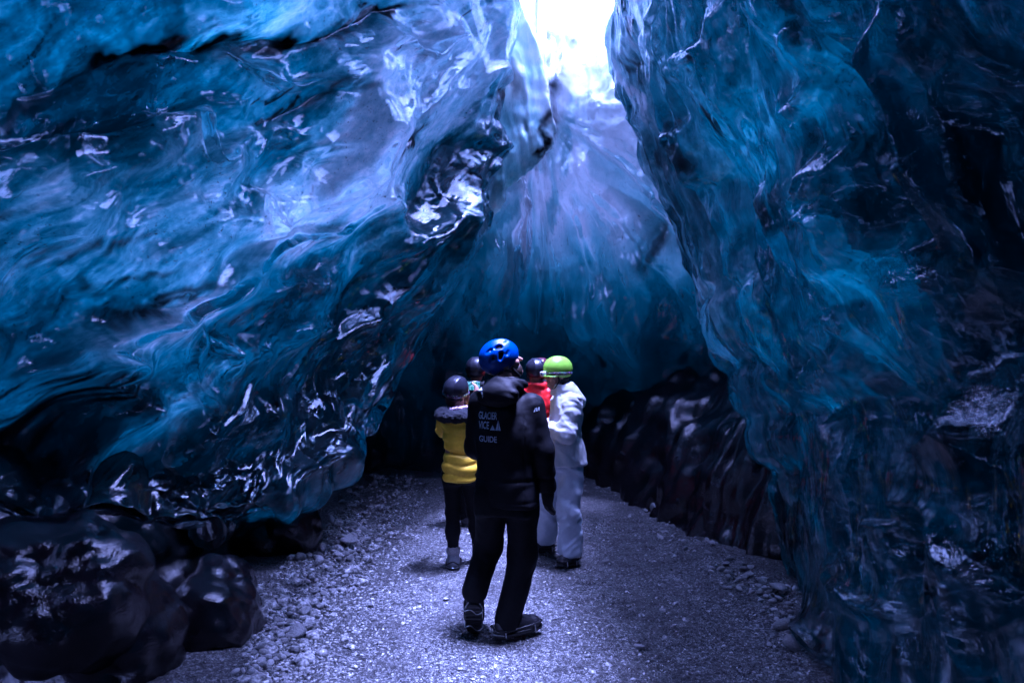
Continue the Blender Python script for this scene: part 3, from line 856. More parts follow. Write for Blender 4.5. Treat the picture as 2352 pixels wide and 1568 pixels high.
sec = [[(x, -4.0 + 0.3 * math.sin(x * 2 + z), z) for x in (-4.2, -2, 0, 1.5, 3.0)] for z in (-0.4, 1, 2.5, 4, 6.4)]  # unseen end wall added so the near ice stays dark
blocking_rear = patch(sec, 60, 60).reshape(-1, 3).astype(np.float32)
blocking_rear[:, 1] += 0.3 * fbm(blocking_rear * 0.9, 3, 711)
o = link_mesh('ice_wall', blocking_rear, grid_faces(60, 60), M_BASAL); attr_float(o, 'ice_depth_shade', np.full(len(blocking_rear), 9.0)); attr_float(o, 'silt_shade', np.full(len(blocking_rear), 0.3)); tag(o, kind='structure')

# ---- the ground -----------------------------------------------------------------------------
def ground_h(x, y):
    p = np.stack([x, y, np.zeros_like(x)], 1).astype(np.float32)
    h = 0.03 * fbm(p * 0.9, 3, 801) + 0.010 * fbm(p * 5.0, 3, 811)
    h += 0.10 * smooth(-1.15, -1.9, x - 0.0 * y) + 0.07 * smooth(1.2, 2.0, x)
    return h
gx = dense(1, [(-60, -3.2, 12), (-3.2, 2.8, 420), (2.8, 60, 12)]); gy = dense(1, [(-40, 2.6, 16), (2.6, 7.0, 330), (7.0, 11.5, 90), (11.5, 120, 14)])
X, Y = np.meshgrid(gx, gy)
x, y = X.ravel(), Y.ravel()
z = ground_h(x, y)
p3 = np.stack([x, y, 0 * x], 1).astype(np.float32)
near = (np.abs(x) < 4) & (y < 12) & (y > 1)
f1, f2 = voronoi2(p3[:, :2] * 30.0, 821)
peb = np.clip(0.6 - f1, 0, 1) * 0.030 * smooth(-0.3, 0.3, perlin(p3 * 6.0, 823))
z = z + np.where(near, peb, 0)
z = np.where((np.abs(x) > 8) | (y < -5) | (y > 14), -0.3, z)
ground = link_mesh('ground', np.stack([x, y, z], 1), grid_faces(len(gy), len(gx)), M_GROUND)
tag(ground, kind='structure')

# ------------------------------------------------------------------ shaping bodies and clothes: distance fields turned into smooth skins
def seg(p, a, b, ra, rb):
    a = np.asarray(a, np.float32); b = np.asarray(b, np.float32)
    ab = b - a
    pa = p - a
    t = np.clip((pa @ ab) / float(ab @ ab), 0, 1)
    d = pa - t[:, None] * ab
    return np.sqrt((d * d).sum(1)) - (ra + (rb - ra) * t)

def chain(p, pts, k=0.03):
    d = None
    for (a, ra), (b, rb) in zip(pts[:-1], pts[1:]):
        e = seg(p, a, b, ra, rb)
        d = e if d is None else smin(d, e, k)
    return d

def smin(a, b, k):
    h = np.clip(0.5 + 0.5 * (b - a) / k, 0, 1)
    return b + (a - b) * h - k * h * (1 - h)

def smax(a, b, k):
    return -smin(-a, -b, k)

def ell(p, c, r):
    q = (p - np.asarray(c, np.float32))
    r = np.asarray(r, np.float32)
    k0 = np.sqrt(((q / r) ** 2).sum(1)) + 1e-6
    k1 = np.sqrt(((q / (r * r)) ** 2).sum(1)) + 1e-6
    return k0 * (k0 - 1) / k1

def box(p, c, h, r=0.0):
    q = np.abs(p - np.asarray(c, np.float32)) - (np.asarray(h, np.float32) - r)
    return np.sqrt((np.maximum(q, 0) ** 2).sum(1)) + np.minimum(q.max(1), 0) - r

def frame(fwd, up=(0, 0, 1)):
    f = np.asarray(fwd, float); f /= np.linalg.norm(f)
    r = np.cross(f, up); r /= np.linalg.norm(r)
    u = np.cross(r, f)
    return np.stack([r, f, u], 1).astype(np.float32)          # p @ M -> (right, forward, up)

def torso(p, secs, yaw=0.0, cx=0.0, cyy=0.0):
    """secs: (z, half width, half depth, dx, dy) from bottom to top"""
    s = np.asarray(secs, np.float32)
    z = p[:, 2]
    t = np.interp(z, s[:, 0], np.arange(len(s)))
    dense_t = np.linspace(0, len(s) - 1, 60)
    sp = cr_axis(s, 60, 0)
    w = np.interp(t, dense_t, sp[:, 1]); d = np.interp(t, dense_t, sp[:, 2])
    x = p[:, 0] - cx - np.interp(t, dense_t, sp[:, 3])
    y = p[:, 1] - cyy - np.interp(t, dense_t, sp[:, 4])
    c, sn = math.cos(yaw), math.sin(yaw)
    u, v = x * c - y * sn, x * sn + y * c
    k = np.power(np.power(np.abs(u / w), 2.5) + np.power(np.abs(v / d), 2.5), 1 / 2.5)
    body = (k - 1) * np.minimum(w, d)
    return smax(body, np.maximum(s[0, 0] - z, z - s[-1, 0]), 0.02).astype(np.float32)

def folds(p, scale, amp, seed, stretch=(1, 1, 1)):
    q = p * (np.asarray(stretch, np.float32) * scale)
    q = q + 0.5 * np.stack([perlin(q * 0.6 + 5, seed + 3)] * 3, 1)
    return amp * (1 - 2.4 * np.abs(perlin(q, seed))) + 0.5 * amp * perlin(q * 2.1, seed + 1)

def surface_nets(F, org, h):
    ins = F < 0
    nx, ny, nz = F.shape
    c = [ins[dx:nx - 1 + dx, dy:ny - 1 + dy, dz:nz - 1 + dz] for dx in (0, 1) for dy in (0, 1) for dz in (0, 1)]
    cnt = sum(x.astype(np.int8) for x in c)
    act = (cnt > 0) & (cnt < 8)
    ci = np.argwhere(act)
    idx = np.full(act.shape, -1, np.int32)
    idx[act] = np.arange(len(ci))
    pos = np.zeros((len(ci), 3)); num = np.zeros(len(ci))
    corners = [(dx, dy, dz) for dx in (0, 1) for dy in (0, 1) for dz in (0, 1)]
    for a in range(8):
        for ax in range(3):
            if corners[a][ax] == 0:
                b = list(corners[a]); b[ax] = 1
                fa = F[ci[:, 0] + corners[a][0], ci[:, 1] + corners[a][1], ci[:, 2] + corners[a][2]]
                fb = F[ci[:, 0] + b[0], ci[:, 1] + b[1], ci[:, 2] + b[2]]
                m = (fa < 0) != (fb < 0)
                t = fa[m] / (fa[m] - fb[m])
                pp = np.tile(np.array(corners[a], float), (m.sum(), 1))
                pp[:, ax] += t
                pos[m] += pp; num[m] += 1
    verts = (ci + pos / num[:, None]) * h + org
    faces = []
    for ax in range(3):
        o1, o2 = [(1, 2), (2, 0), (0, 1)][ax]
        sl0 = [slice(None)] * 3; sl1 = [slice(None)] * 3
        sl0[ax] = slice(0, -1); sl1[ax] = slice(1, None)
        A, B = ins[tuple(sl0)], ins[tuple(sl1)]
        ch = np.argwhere(A != B)
        ok = (ch[:, o1] > 0) & (ch[:, o2] > 0) & (ch[:, o1] < F.shape[o1] - 1) & (ch[:, o2] < F.shape[o2] - 1)
        ch = ch[ok]
        flip = A[ch[:, 0], ch[:, 1], ch[:, 2]]
        def cell(d1, d2):
            q = ch.copy(); q[:, o1] += d1; q[:, o2] += d2
            return idx[q[:, 0], q[:, 1], q[:, 2]]
        q = np.stack([cell(-1, -1), cell(0, -1), cell(0, 0), cell(-1, 0)], 1)
        q[~flip] = q[~flip][:, ::-1]
        faces.append(q)
    return verts, np.concatenate(faces)

def skin(name, fn, lo, hi, h, mat, parent=None, relax=1):
    lo = np.asarray(lo, float); hi = np.asarray(hi, float)
    k = 4
    nc = np.ceil((hi - lo) / (h * k)).astype(int) + 2
    ax = [lo[i] + np.arange(nc[i]) * h * k for i in range(3)]
    g = np.stack(np.meshgrid(*ax, indexing='ij'), -1).reshape(-1, 3).astype(np.float32)
    Fc = fn(g).reshape(nc)
    n = (nc - 1) * k + 1
    # blocks near the surface get evaluated finely
    near = np.abs(Fc) < h * k * 3.2
    blk = np.zeros(nc - 1, bool)
    for dx in (0, 1):
        for dy in (0, 1):
            for dz in (0, 1):
                blk |= near[dx:nc[0] - 1 + dx, dy:nc[1] - 1 + dy, dz:nc[2] - 1 + dz]
    F = np.repeat(np.repeat(np.repeat(Fc, k, 0), k, 1), k, 2)[:n[0], :n[1], :n[2]].astype(np.float32).copy()
    m = np.zeros(n, bool)
    bi = np.argwhere(blk)
    base = bi * k
    for i in range(k + 1):
        for j in range(k + 1):
            for l in range(k + 1):
                m[base[:, 0] + i, base[:, 1] + j, base[:, 2] + l] = True
    ii = np.argwhere(m)
    F[m] = fn((lo + ii * h).astype(np.float32))
    F[[0, -1]] = np.maximum(F[[0, -1]], h); F[:, [0, -1]] = np.maximum(F[:, [0, -1]], h); F[:, :, [0, -1]] = np.maximum(F[:, :, [0, -1]], h)
    v, f = surface_nets(F, lo, h)
    for _ in range(relax):
        acc = np.zeros_like(v); cn = np.zeros(len(v))
        for a, b in ((0, 1), (1, 2), (2, 3), (3, 0)):
            np.add.at(acc, f[:, a], v[f[:, b]]); np.add.at(cn, f[:, a], 1)
            np.add.at(acc, f[:, b], v[f[:, a]]); np.add.at(cn, f[:, b], 1)
        v = 0.5 * v + 0.5 * acc / np.maximum(cn, 1)[:, None]
    return link_mesh(name, v, f, mat, parent)

def tube(name, pts, r, mat, parent=None, closed=False, nseg=8, sub=6, flat=None):
    """a swept band or wire; flat = (half width, half thickness, up axis) for a strap"""
    p = np.asarray(pts, float)
    if closed:
        p = np.concatenate([p[-1:], p, p[:2]])
        q = cr_axis(p, (len(p) - 1) * sub + 1, 0)[sub:-sub - 1]
    else:
        q = cr_axis(p, (len(p) - 1) * sub + 1, 0)
    n = len(q)
    t = np.roll(q, -1, 0) - np.roll(q, 1, 0)
    if not closed:
        t[0] = q[1] - q[0]; t[-1] = q[-1] - q[-2]
    t /= np.linalg.norm(t, axis=1, keepdims=True) + 1e-9
    up = np.array(flat[2] if flat else (0.13, 0.31, 0.94), float)
    a = np.cross(t, up); a /= np.linalg.norm(a, axis=1, keepdims=True) + 1e-9
    b = np.cross(a, t)
    ang = np.arange(nseg) * 2 * math.pi / nseg
    ra, rb = (flat[1], flat[0]) if flat else (r, r)
    v = q[:, None, :] + np.cos(ang)[None, :, None] * a[:, None, :] * ra + np.sin(ang)[None, :, None] * b[:, None, :] * rb
    i = np.arange(n * nseg).reshape(n, nseg)
    j = np.roll(i, -1, 0) if closed else None
    A = i if closed else i[:-1]; B = j if closed else i[1:]
    f = np.stack([A.ravel(), np.roll(A, -1, 1).ravel(), np.roll(B, -1, 1).ravel(), B.ravel()], 1)
    return link_mesh(name, v.reshape(-1, 3), f, mat, parent)

def empty(name, loc, label, cat, group=None):
    o = bpy.data.objects.new(name, None)
    o.location = loc
    COL.objects.link(o)
    tag(o, label, cat, group)
    return o

# materials of clothes and skin
M_BLACK = plain('black_shell_cloth', (0.004, 0.004, 0.006), 0.62, 60, 0.3, 0.25, 0.004, 1.25)
M_BLACKT = plain('black_trouser_cloth', (0.004, 0.004, 0.0055), 0.7, 60, 0.3, 0.25, 0.004, 1.25)
M_WHITE = plain('white_shell_cloth', (0.62, 0.62, 0.64), 0.5, 50, 0.06, 0.25, 0.004)
M_WHITET = plain('white_trouser_cloth', (0.52, 0.56, 0.64), 0.5, 50, 0.06, 0.25, 0.004)
M_YELLOW = plain('yellow_quilted_cloth', (0.95, 0.58, 0.006), 0.55, 50, 0.10, 0.3, 0.004)
M_RED = plain('red_shell_cloth', (0.75, 0.014, 0.008), 0.5, 40, 0.15, 0.25, 0.004)
M_NAVYFUR = plain('dark_fur', (0.012, 0.013, 0.022), 0.85, 180, 0.8, 1.0, 0.02)
M_SKIN = plain('skin', (0.42, 0.23, 0.17), 0.45, 60, 0.10, 0.1, 0.002, 1.4)
M_HAIR = plain('hair', (0.025, 0.014, 0.010), 0.5, 150, 0.5, 0.6, 0.004)
M_EYE = plain('eye', (0.02, 0.015, 0.012), 0.15, 80, 0.1, 0.0)
M_TEETH = plain('teeth', (0.6, 0.58, 0.52), 0.3, 80, 0.05, 0.0)
M_LIP = plain('lips', (0.30, 0.09, 0.08), 0.4, 80, 0.1, 0.1)
M_BLUEH = plain('blue_helmet_plastic', (0.010, 0.050, 0.27), 0.34, 30, 0.10, 0.05)
M_GREENH = plain('lime_helmet_plastic', (0.30, 0.62, 0.03), 0.30, 30, 0.08, 0.05)
M_DARKH = plain('dark_helmet_plastic', (0.018, 0.018, 0.028), 0.30, 30, 0.2, 0.1)
M_MAROON = plain('maroon_helmet_plastic', (0.06, 0.012, 0.022), 0.35, 30, 0.2, 0.1)
M_LINER = plain('black_foam', (0.006, 0.006, 0.007), 0.85, 60, 0.3, 0.2)
M_RUBBER = plain('black_rubber', (0.010, 0.010, 0.012), 0.35, 60, 0.3, 0.3)
M_STEEL = plain('steel', (0.45, 0.46, 0.48), 0.3, 60, 0.15, 0.1, 0.002, 1.45, Metallic=1.0)
M_GREYFUR = plain('grey_fleece', (0.30, 0.29, 0.31), 0.9, 160, 0.5, 1.0, 0.012)
M_BOOT = plain('dark_boot_leather', (0.030, 0.028, 0.035), 0.5, 50, 0.3, 0.3)
M_PRINT = plain('white_print', (0.60, 0.64, 0.72), 0.6, 90, 0.35, 0.2)
M_SCARF = plain('pink_scarf', (0.45, 0.30, 0.42), 0.85, 45, 0.6, 0.8, 0.01)
M_PLASTIC = plain('white_plastic', (0.70, 0.70, 0.72), 0.3, 50, 0.05, 0.05)

def strap_material():
    m = NT('patterned_strap')
    v = m.coords()
    n = m.n('ShaderNodeTexVoronoi'); n.inputs['Scale'].default_value = 70; m.l(v, n.inputs['Vector'])
    c = m.mix(m.math('MULTIPLY', m.math('SUBTRACT', m.noise(v, 90, 2), 0.5), 8, clamp=True), (0.012, 0.012, 0.016), n.outputs['Color'])
    return m.done(m.principled(m.mix(0.35, c, (0.10, 0.10, 0.12)), 0.5))
M_STRAP = strap_material()

def screen_material():
    m = NT('phone_screen')
    v = m.coords()
    n = m.noise(v, 60, 3, 0.6)
    c = m.ramp(n, [(0.35, (0.01, 0.05, 0.03)), (0.5, (0.10, 0.42, 0.22)), (0.62, (0.6, 0.9, 0.7)), (0.7, (0.02, 0.12, 0.06))])
    e = m.n('ShaderNodeEmission'); m.l(c, e.inputs['Color']); e.inputs['Strength'].default_value = 0.10
    return m.done(e.outputs[0])
M_SCREEN = screen_material()

# ---- shared body shapes --------------------------------------------------------------------
def head_field(p, c, M, s=1.0):
    q = (p - np.asarray(c, np.float32)) @ M / s
    d = ell(q, (0, -0.012, 0.03), (0.076, 0.098, 0.092))
    d = smin(d, ell(q, (0, 0.030, -0.045), (0.058, 0.062, 0.070)), 0.03)
    d = smin(d, ell(q, (0, 0.070, -0.092), (0.026, 0.024, 0.024)), 0.03)        # chin
    d = smin(d, seg(q, (0, 0.086, 0.012), (0, 0.113, -0.026), 0.008, 0.013), 0.014)
    for sx in (-1, 1):
        d = smin(d, ell(q, (0.042 * sx, 0.066, -0.022), (0.024, 0.022, 0.022)), 0.02)       # cheek
        d = smax(d, -ell(q, (0.031 * sx, 0.096, 0.010), (0.016, 0.014, 0.010)), 0.010)      # eye socket
        d = smin(d, ell(q, (0.077 * sx, -0.008, -0.012), (0.010, 0.022, 0.033)), 0.008)     # ear
        d = smax(d, -ell(q, (0.086 * sx, -0.004, -0.010), (0.006, 0.012, 0.018)), 0.006)
    d = smax(d, -ell(q, (0, 0.098, -0.056), (0.024, 0.014, 0.0055)), 0.006)      # mouth line
    return d * s

def body_field(p, J):
    """one continuous body: torso, limbs, neck and head"""
    d = torso(p, J['torso'], J.get('yaw', 0.0))
    for ch in J['limbs']:
        d = smin(d, chain(p, ch, 0.03), 0.04)
    d = smin(d, seg(p, J['neck'][0], J['neck'][1], 0.058, 0.052), 0.04)
    d = smin(d, head_field(p, J['head'], J['headM'], J.get('hs', 1.0)), 0.02)
    return d

def hand_chains(w, tip_dir, side, thumb, curl, s=1.0):
    """five unequal fingers from the wrist: returns chains for a field"""
    w = np.asarray(w, float); t = unit(tip_dir); sd = unit(side); nrm = np.cross(t, sd)
    out = [[(w, 0.026 * s), (w + t * 0.05 * s, 0.030 * s), (w + t * 0.085 * s, 0.024 * s)],
           [(w + t * 0.05 * s + sd * 0.024 * s, 0.020 * s), (w + t * 0.085 * s + sd * 0.026 * s, 0.017 * s)],
           [(w + t * 0.05 * s - sd * 0.024 * s, 0.020 * s), (w + t * 0.085 * s - sd * 0.026 * s, 0.016 * s)]]
    for k, (o, L) in enumerate(((0.033, 0.072), (0.011, 0.082), (-0.011, 0.076), (-0.032, 0.060))):
        b = w + (t * 0.085 + sd * o) * s
        m = b + (t * math.cos(curl * 0.5) + nrm * math.sin(curl * 0.5)) * L * 0.5 * s
        e = m + (t * math.cos(curl * 1.3) + nrm * math.sin(curl * 1.3)) * L * 0.5 * s
        out.append([(b, 0.0115 * s), (m, 0.0105 * s), (e, 0.009 * s)])
    b = w + (t * 0.025 + sd * 0.03 * thumb) * s
    m = b + (t * 0.6 + sd * 0.7 * thumb + nrm * 0.3) * 0.038 * s
    e = m + (t * 0.9 + sd * 0.2 * thumb + nrm * 0.4) * 0.030 * s
    out.append([(b, 0.016 * s), (m, 0.013 * s), (e, 0.010 * s)])
    return out

def hand_field(p, chains):
    d = None
    for i, ch in enumerate(chains):
        e = chain(p, ch, 0.008)
        d = e if d is None else smin(d, e, 0.012 if i < 3 else 0.005)
    return d

def helmet(parent, c, M, mat, s=1.0, vents=(), brim=0.0, h=0.006, name='helmet', strap=True, low=-0.035):
    """shell with real openings over a dark liner; local axes right, forward, up"""
    c = np.asarray(c, np.float32)
    def shell(p):
        q = (p - c) @ M / s
        o = ell(q, (0, -0.008, 0.035), (0.104, 0.128, 0.112))
        # two raised ribs along the crown
        o = o - 0.004 * np.exp(-((np.abs(q[:, 0]) - 0.036) / 0.012) ** 2) * (q[:, 2] > 0.02)
        d = smax(o, -(o + 0.014), 0.003)
        d = smax(d, (low - 0.03 * np.clip(-q[:, 1] / 0.1, -1, 1) * 0.6) - q[:, 2], 0.006)
        if brim:
            b = smax(np.abs(q[:, 2] + 0.018 - 0.10 * (q[:, 1] - 0.1)) - 0.004, ell(q, (0, 0.012, -0.018), (0.108, 0.140, 0.06)), 0.003)
            b = smax(b, 0.06 - q[:, 1], 0.003)
            d = smin(d, b, 0.006)
        for a, b2, r in vents:
            d = smax(d, -seg(q, a, b2, r, r * 0.8), 0.004)
        return d * s
    R = 0.16 * s
    o = skin(name, shell, c - R, c + R, h, mat, parent, 1)
    def lin(p):
        q = (p - c) @ M / s
        d = ell(q, (0, -0.008, 0.032), (0.091, 0.115, 0.098))
        return smax(d, (low + 0.006) - q[:, 2], 0.004) * s
    skin('liner', lin, c - R, c + R, 0.010, M_LINER, o, 1)
    if strap:
        W = lambda a: tuple(c + M @ (np.asarray(a, np.float32) * s))
        for sx in (-1, 1):
            tube('chin_strap', [W((0.088 * sx, 0.04, low + 0.01)), W((0.080 * sx, 0.03, -0.06)), W((0.055 * sx, 0.055, -0.115)), W((0, 0.066, -0.128))], 0, M_LINER, o, flat=(0.008, 0.0025, M[:, 1]))
            tube('chin_strap', [W((0.086 * sx, -0.07, low)), W((0.082 * sx, -0.02, -0.05)), W((0.078 * sx, 0.02, -0.075))], 0, M_LINER, o, flat=(0.008, 0.0025, M[:, 1]))
    return o

def boot(parent, ankle, heel, toe, mat, h=0.010, shaft=0.10, r=0.048, spikes=True, name='boot', up=(0, 0, 1)):
    ankle, heel, toe = (np.asarray(v, float) for v in (ankle, heel, toe))
    f = unit(toe - heel)
    u0 = np.asarray(up, float); side = unit(np.cross(f, u0)); u = np.cross(side, f)
    M = np.stack([side, f, u], 1).astype(np.float32)
    L = float(np.linalg.norm(toe - heel))
    a_l = (ankle - heel) @ M
    def fld(p):
        q = (p - heel.astype(np.float32)) @ M
        d = seg(q, (0, 0.045, 0.045), (0, L - 0.055, 0.040), 0.045, 0.047)
        d = smax(d, -q[:, 2] + 0.006, 0.006)
        d = smin(d, seg(q, (0, 0.055, 0.06), tuple(a_l + np.array([0, 0, shaft])), r, r + 0.004), 0.03)
        d = smin(d, seg(q, (0, 0.05, 0.075), (0, L - 0.10, 0.062), 0.040, 0.034), 0.02)
        return d
    lo = np.minimum(np.minimum(heel, toe), ankle) - 0.12; hi = np.maximum(np.maximum(heel, toe), ankle) + 0.12 + shaft
    b = skin(name, fld, lo, hi, h, mat, parent, 1)
    def sole(p):
        q = (p - heel.astype(np.float32)) @ M
        w = 0.040 + 0.010 * np.sin(np.clip(q[:, 1] / L, 0, 1) * math.pi * 1.15)
        yy = np.clip(q[:, 1], 0.042, L - 0.045)
        d2 = np.sqrt((q[:, 0] * 0.047 / w) ** 2 + (q[:, 1] - yy) ** 2) - 0.050
        tread = 0.004 * (np.sin(q[:, 1] * 190) > 0)
        return smax(d2, np.abs(q[:, 2] - 0.010) - 0.014 + tread * (q[:, 2] < 0.0), 0.004)
    s = skin('sole', sole, lo, hi, h * 0.7, M_RUBBER, b, 0)
    W = lambda a: tuple(heel + M @ np.asarray(a, float))
    if spikes:
        tube('spike_harness', [W((0.05, 0.0, 0.05)), W((0, -0.012, 0.075)), W((-0.05, 0.0, 0.05)), W((-0.058, 0.10, 0.045)), W((-0.052, L - 0.06, 0.05)), W((0, L + 0.004, 0.04)), W((0.052, L - 0.06, 0.05)), W((0.058, 0.10, 0.045))], 0.006, M_RUBBER, b, closed=True)
        for k in (0.05, L - 0.06):
            tube('spike_harness', [W((0.05, k, 0.045)), W((0.055, k, 0.0)), W((0.02, k + 0.02, -0.006)), W((-0.02, k - 0.02, -0.006)), W((-0.055, k, 0.0)), W((-0.05, k, 0.045))], 0.0035, M_STEEL, b)
        tube('spike_harness', [W((0.05, 0.04, 0.02)), W((0.02, -0.012, 0.028)), W((-0.02, -0.012, 0.028)), W((-0.05, 0.04, 0.02))], 0.0035, M_STEEL, b)
    return b

def print_on(parent, target, mesh_pts, faces, name='print', M=None, ray=None, off=0.003):
    """lay flat print on cloth: mesh_pts in world, pushed along ray onto target"""
    from mathutils.bvhtree import BVHTree
    me = target.data
    nv = len(me.vertices)
    co = np.empty(nv * 3, np.float32); me.vertices.foreach_get('co', co)
    bvh = BVHTree.FromPolygons([tuple(c) for c in co.reshape(-1, 3)], [tuple(p.vertices) for p in me.polygons])
    out = []
    rv = Vector(ray).normalized()
    lastd = None
    for p in mesh_pts:
        hit, nrm, _, dist = bvh.ray_cast(Vector(p), rv)
        if hit is None:
            hit = Vector(p) + rv * (lastd or 0.3)
        else:
            lastd = dist
        out.append(tuple(hit - rv * off))
    bm = bmesh.new()
    vs_ = [bm.verts.new(v) for v in out]
    for f in faces:
        try: bm.faces.new([vs_[i] for i in f])
        except ValueError: pass
    me2 = bpy.data.meshes.new(name); bm.to_mesh(me2); bm.free()
    me2.materials.append(M_PRINT)
    o = bpy.data.objects.new(name, me2); COL.objects.link(o)
    o.parent = parent
    return o

def text_shape(body, size_x, size_y, bold=0.012):
    cu = bpy.data.curves.new('t', 'FONT'); cu.body = body; cu.offset = bold
    ob = bpy.data.objects.new('t', cu); COL.objects.link(ob)
    dg = bpy.context.evaluated_depsgraph_get()
    me = bpy.data.meshes.new_from_object(ob.evaluated_get(dg))
    bm = bmesh.new(); bm.from_mesh(me)
    bmesh.ops.triangulate(bm, faces=bm.faces)
    for _ in range(2):
        es = [e for e in bm.edges if e.calc_length() > 0.15]
        if es: bmesh.ops.subdivide_edges(bm, edges=es, cuts=1)
    bmesh.ops.triangulate(bm, faces=bm.faces)
    v = np.array([x.co[:2] for x in bm.verts]); f = [[q.index for q in x.verts] for x in bm.faces]
    bm.free()
    bpy.data.objects.remove(ob); bpy.data.curves.remove(cu); bpy.data.meshes.remove(me)
    v -= v.min(0); v /= v.max(0)
    return v * (size_x, size_y), f

def poly_shape(polys):
    v, f = [], []
    for p in polys:
        b = len(v); v += list(p); f.append(list(range(b, b + len(p))))
    return np.array(v, float), f

# ------------------------------------------------------------------ the people
def put_base(t, base):
    t.location = (base[0], base[1], 0.0)
    for c in list(COL.objects):
        if c.parent is t:
            c.matrix_parent_inverse = Matrix.Translation((-base[0], -base[1], 0.0))

# ---- the guide -----------------------------------------------------------------------------
GX, GY = -0.034, 4.15
guide = empty('person', (0, 0, 0), 'man in blue helmet and black jacket with white lettering across its back', 'person')
G = lambda x, y, z: (GX + x, GY + y, z)
gyaw = math.radians(24)
hc = G(-0.020, 0.05, 1.655)
hM = frame((0.92, 0.20, 0.40))
neckb = G(0.0, 0.02, 1.42)
RL = [(G(0.085, 0, 0.90), 0.075), (G(0.085, 0.03, 0.47), 0.055), (G(0.02, -0.02, 0.10), 0.042)]
LL = [(G(-0.085, 0.01, 0.90), 0.075), (G(-0.112, 0.13, 0.50), 0.055), (G(-0.200, -0.05, 0.235), 0.028)]
RA = [(G(0.145, -0.03, 1.385), 0.048), (G(0.212, -0.03, 1.12), 0.040), (G(0.250, 0.02, 0.885), 0.032)]
LA = [(G(-0.145, 0.05, 1.385), 0.048), (G(-0.195, 0.12, 1.13), 0.042), (G(-0.10, 0.32, 1.02), 0.032)]
rh = hand_chains(G(0.252, 0.02, 0.885), (0.0, 0.10, -1), (-0.35, 1, 0.05), 1, 0.55)
lh = hand_chains(G(-0.10, 0.32, 1.02), (0.9, 0.35, 0.05), (0, 0.2, 1), 1, 0.6)
def f_body(p):
    x = p - np.array((GX, GY, 0), np.float32)
    d = torso(x, [(0.86, 0.15, 0.11, 0, 0), (1.05, 0.15, 0.10, 0, 0), (1.30, 0.17, 0.11, 0, 0), (1.46, 0.10, 0.07, 0, 0.01)], gyaw)
    for ch in (RL, LL, RA, LA):
        d = smin(d, chain(p, ch, 0.03), 0.04)
    d = smin(d, seg(p, neckb, hc, 0.062, 0.056), 0.03)
    d = smin(d, head_field(p, hc, hM), 0.015)
    d = smin(d, hand_field(p, rh), 0.01)
    d = smin(d, hand_field(p, lh), 0.01)
    return d
skin('body', f_body, G(-0.36, -0.28, 0.1), G(0.42, 0.5, 1.83), 0.0075, M_SKIN, guide)
HW = lambda a: tuple(np.asarray(hc, np.float32) + hM @ np.asarray(a, np.float32))
def f_beard(p):
    q = (p - np.asarray(hc, np.float32)) @ hM
    d = ell(q, (0, 0.034, -0.070), (0.063, 0.064, 0.058)) + 0.004 * perlin(q * 90, 3)
    d = smax(d, q[:, 2] + 0.050 - 0.25 * np.abs(q[:, 1] - 0.05), 0.01)
    return d
skin('beard', f_beard, np.array(hc) - 0.17, np.array(hc) + 0.17, 0.007, M_HAIR, guide)
for sx in (-1, 1):
    skin('eye', lambda p, sx=sx: ell((p - np.asarray(hc, np.float32)) @ hM, (0.031 * sx, 0.084, 0.008), (0.013, 0.009, 0.008)), np.array(hc) - 0.13, np.array(hc) + 0.13, 0.004, M_EYE, guide, 0)

def f_jacket(p):
    x = p - np.array((GX, GY, 0), np.float32)
    d = torso(x, [(0.79, 0.200, 0.150, 0.005, 0), (0.92, 0.197, 0.148, 0.005, 0), (1.05, 0.192, 0.140, 0.0, 0), (1.22, 0.202, 0.148, -0.002, 0),
                  (1.36, 0.188, 0.132, 0.0, 0.01), (1.45, 0.132, 0.105, 0.0, 0.02), (1.535, 0.085, 0.085, -0.005, 0.03)], gyaw)
    arm_r = chain(p, [(G(0.152, -0.03, 1.395), 0.084), (G(0.214, -0.035, 1.12), 0.072), (G(0.252, 0.02, 0.90), 0.056)], 0.05)
    arm_l = chain(p, [(G(-0.155, 0.05, 1.405), 0.085), (G(-0.190, 0.11, 1.13), 0.070), (G(-0.12, 0.30, 1.03), 0.055)], 0.05)
    f1 = folds(x, 5.0, 0.005, 41, (1, 1, 0.8)) + folds(x, 12.0, 0.0025, 43, (1, 1, 0.7))
    d = smin(d + f1, smin(arm_r, arm_l, 0.02) + folds(x, 8.0, 0.005, 47, (0.8, 0.8, 1.2)), 0.03)
    # hem band and a drawn-in line above it
    d = d + 0.006 * np.exp(-((x[:, 2] - 0.96) / 0.010) ** 2) + 0.004 * np.exp(-((x[:, 2] - 0.835) / 0.005) ** 2)
    d = d + 0.004 * np.exp(-((x[:, 0] - 0.105) / 0.004) ** 2) * (x[:, 2] < 1.35) * (x[:, 1] < 0)
    # hollow at the neck
    d = smax(d, -seg(p, G(-0.006, 0.04, 1.50), G(-0.012, 0.06, 1.62), 0.058, 0.075), 0.02)
    return d
jacket = skin('jacket', f_jacket, G(-0.36, -0.32, 0.75), G(0.40, 0.46, 1.60), 0.0075, M_BLACK, guide)
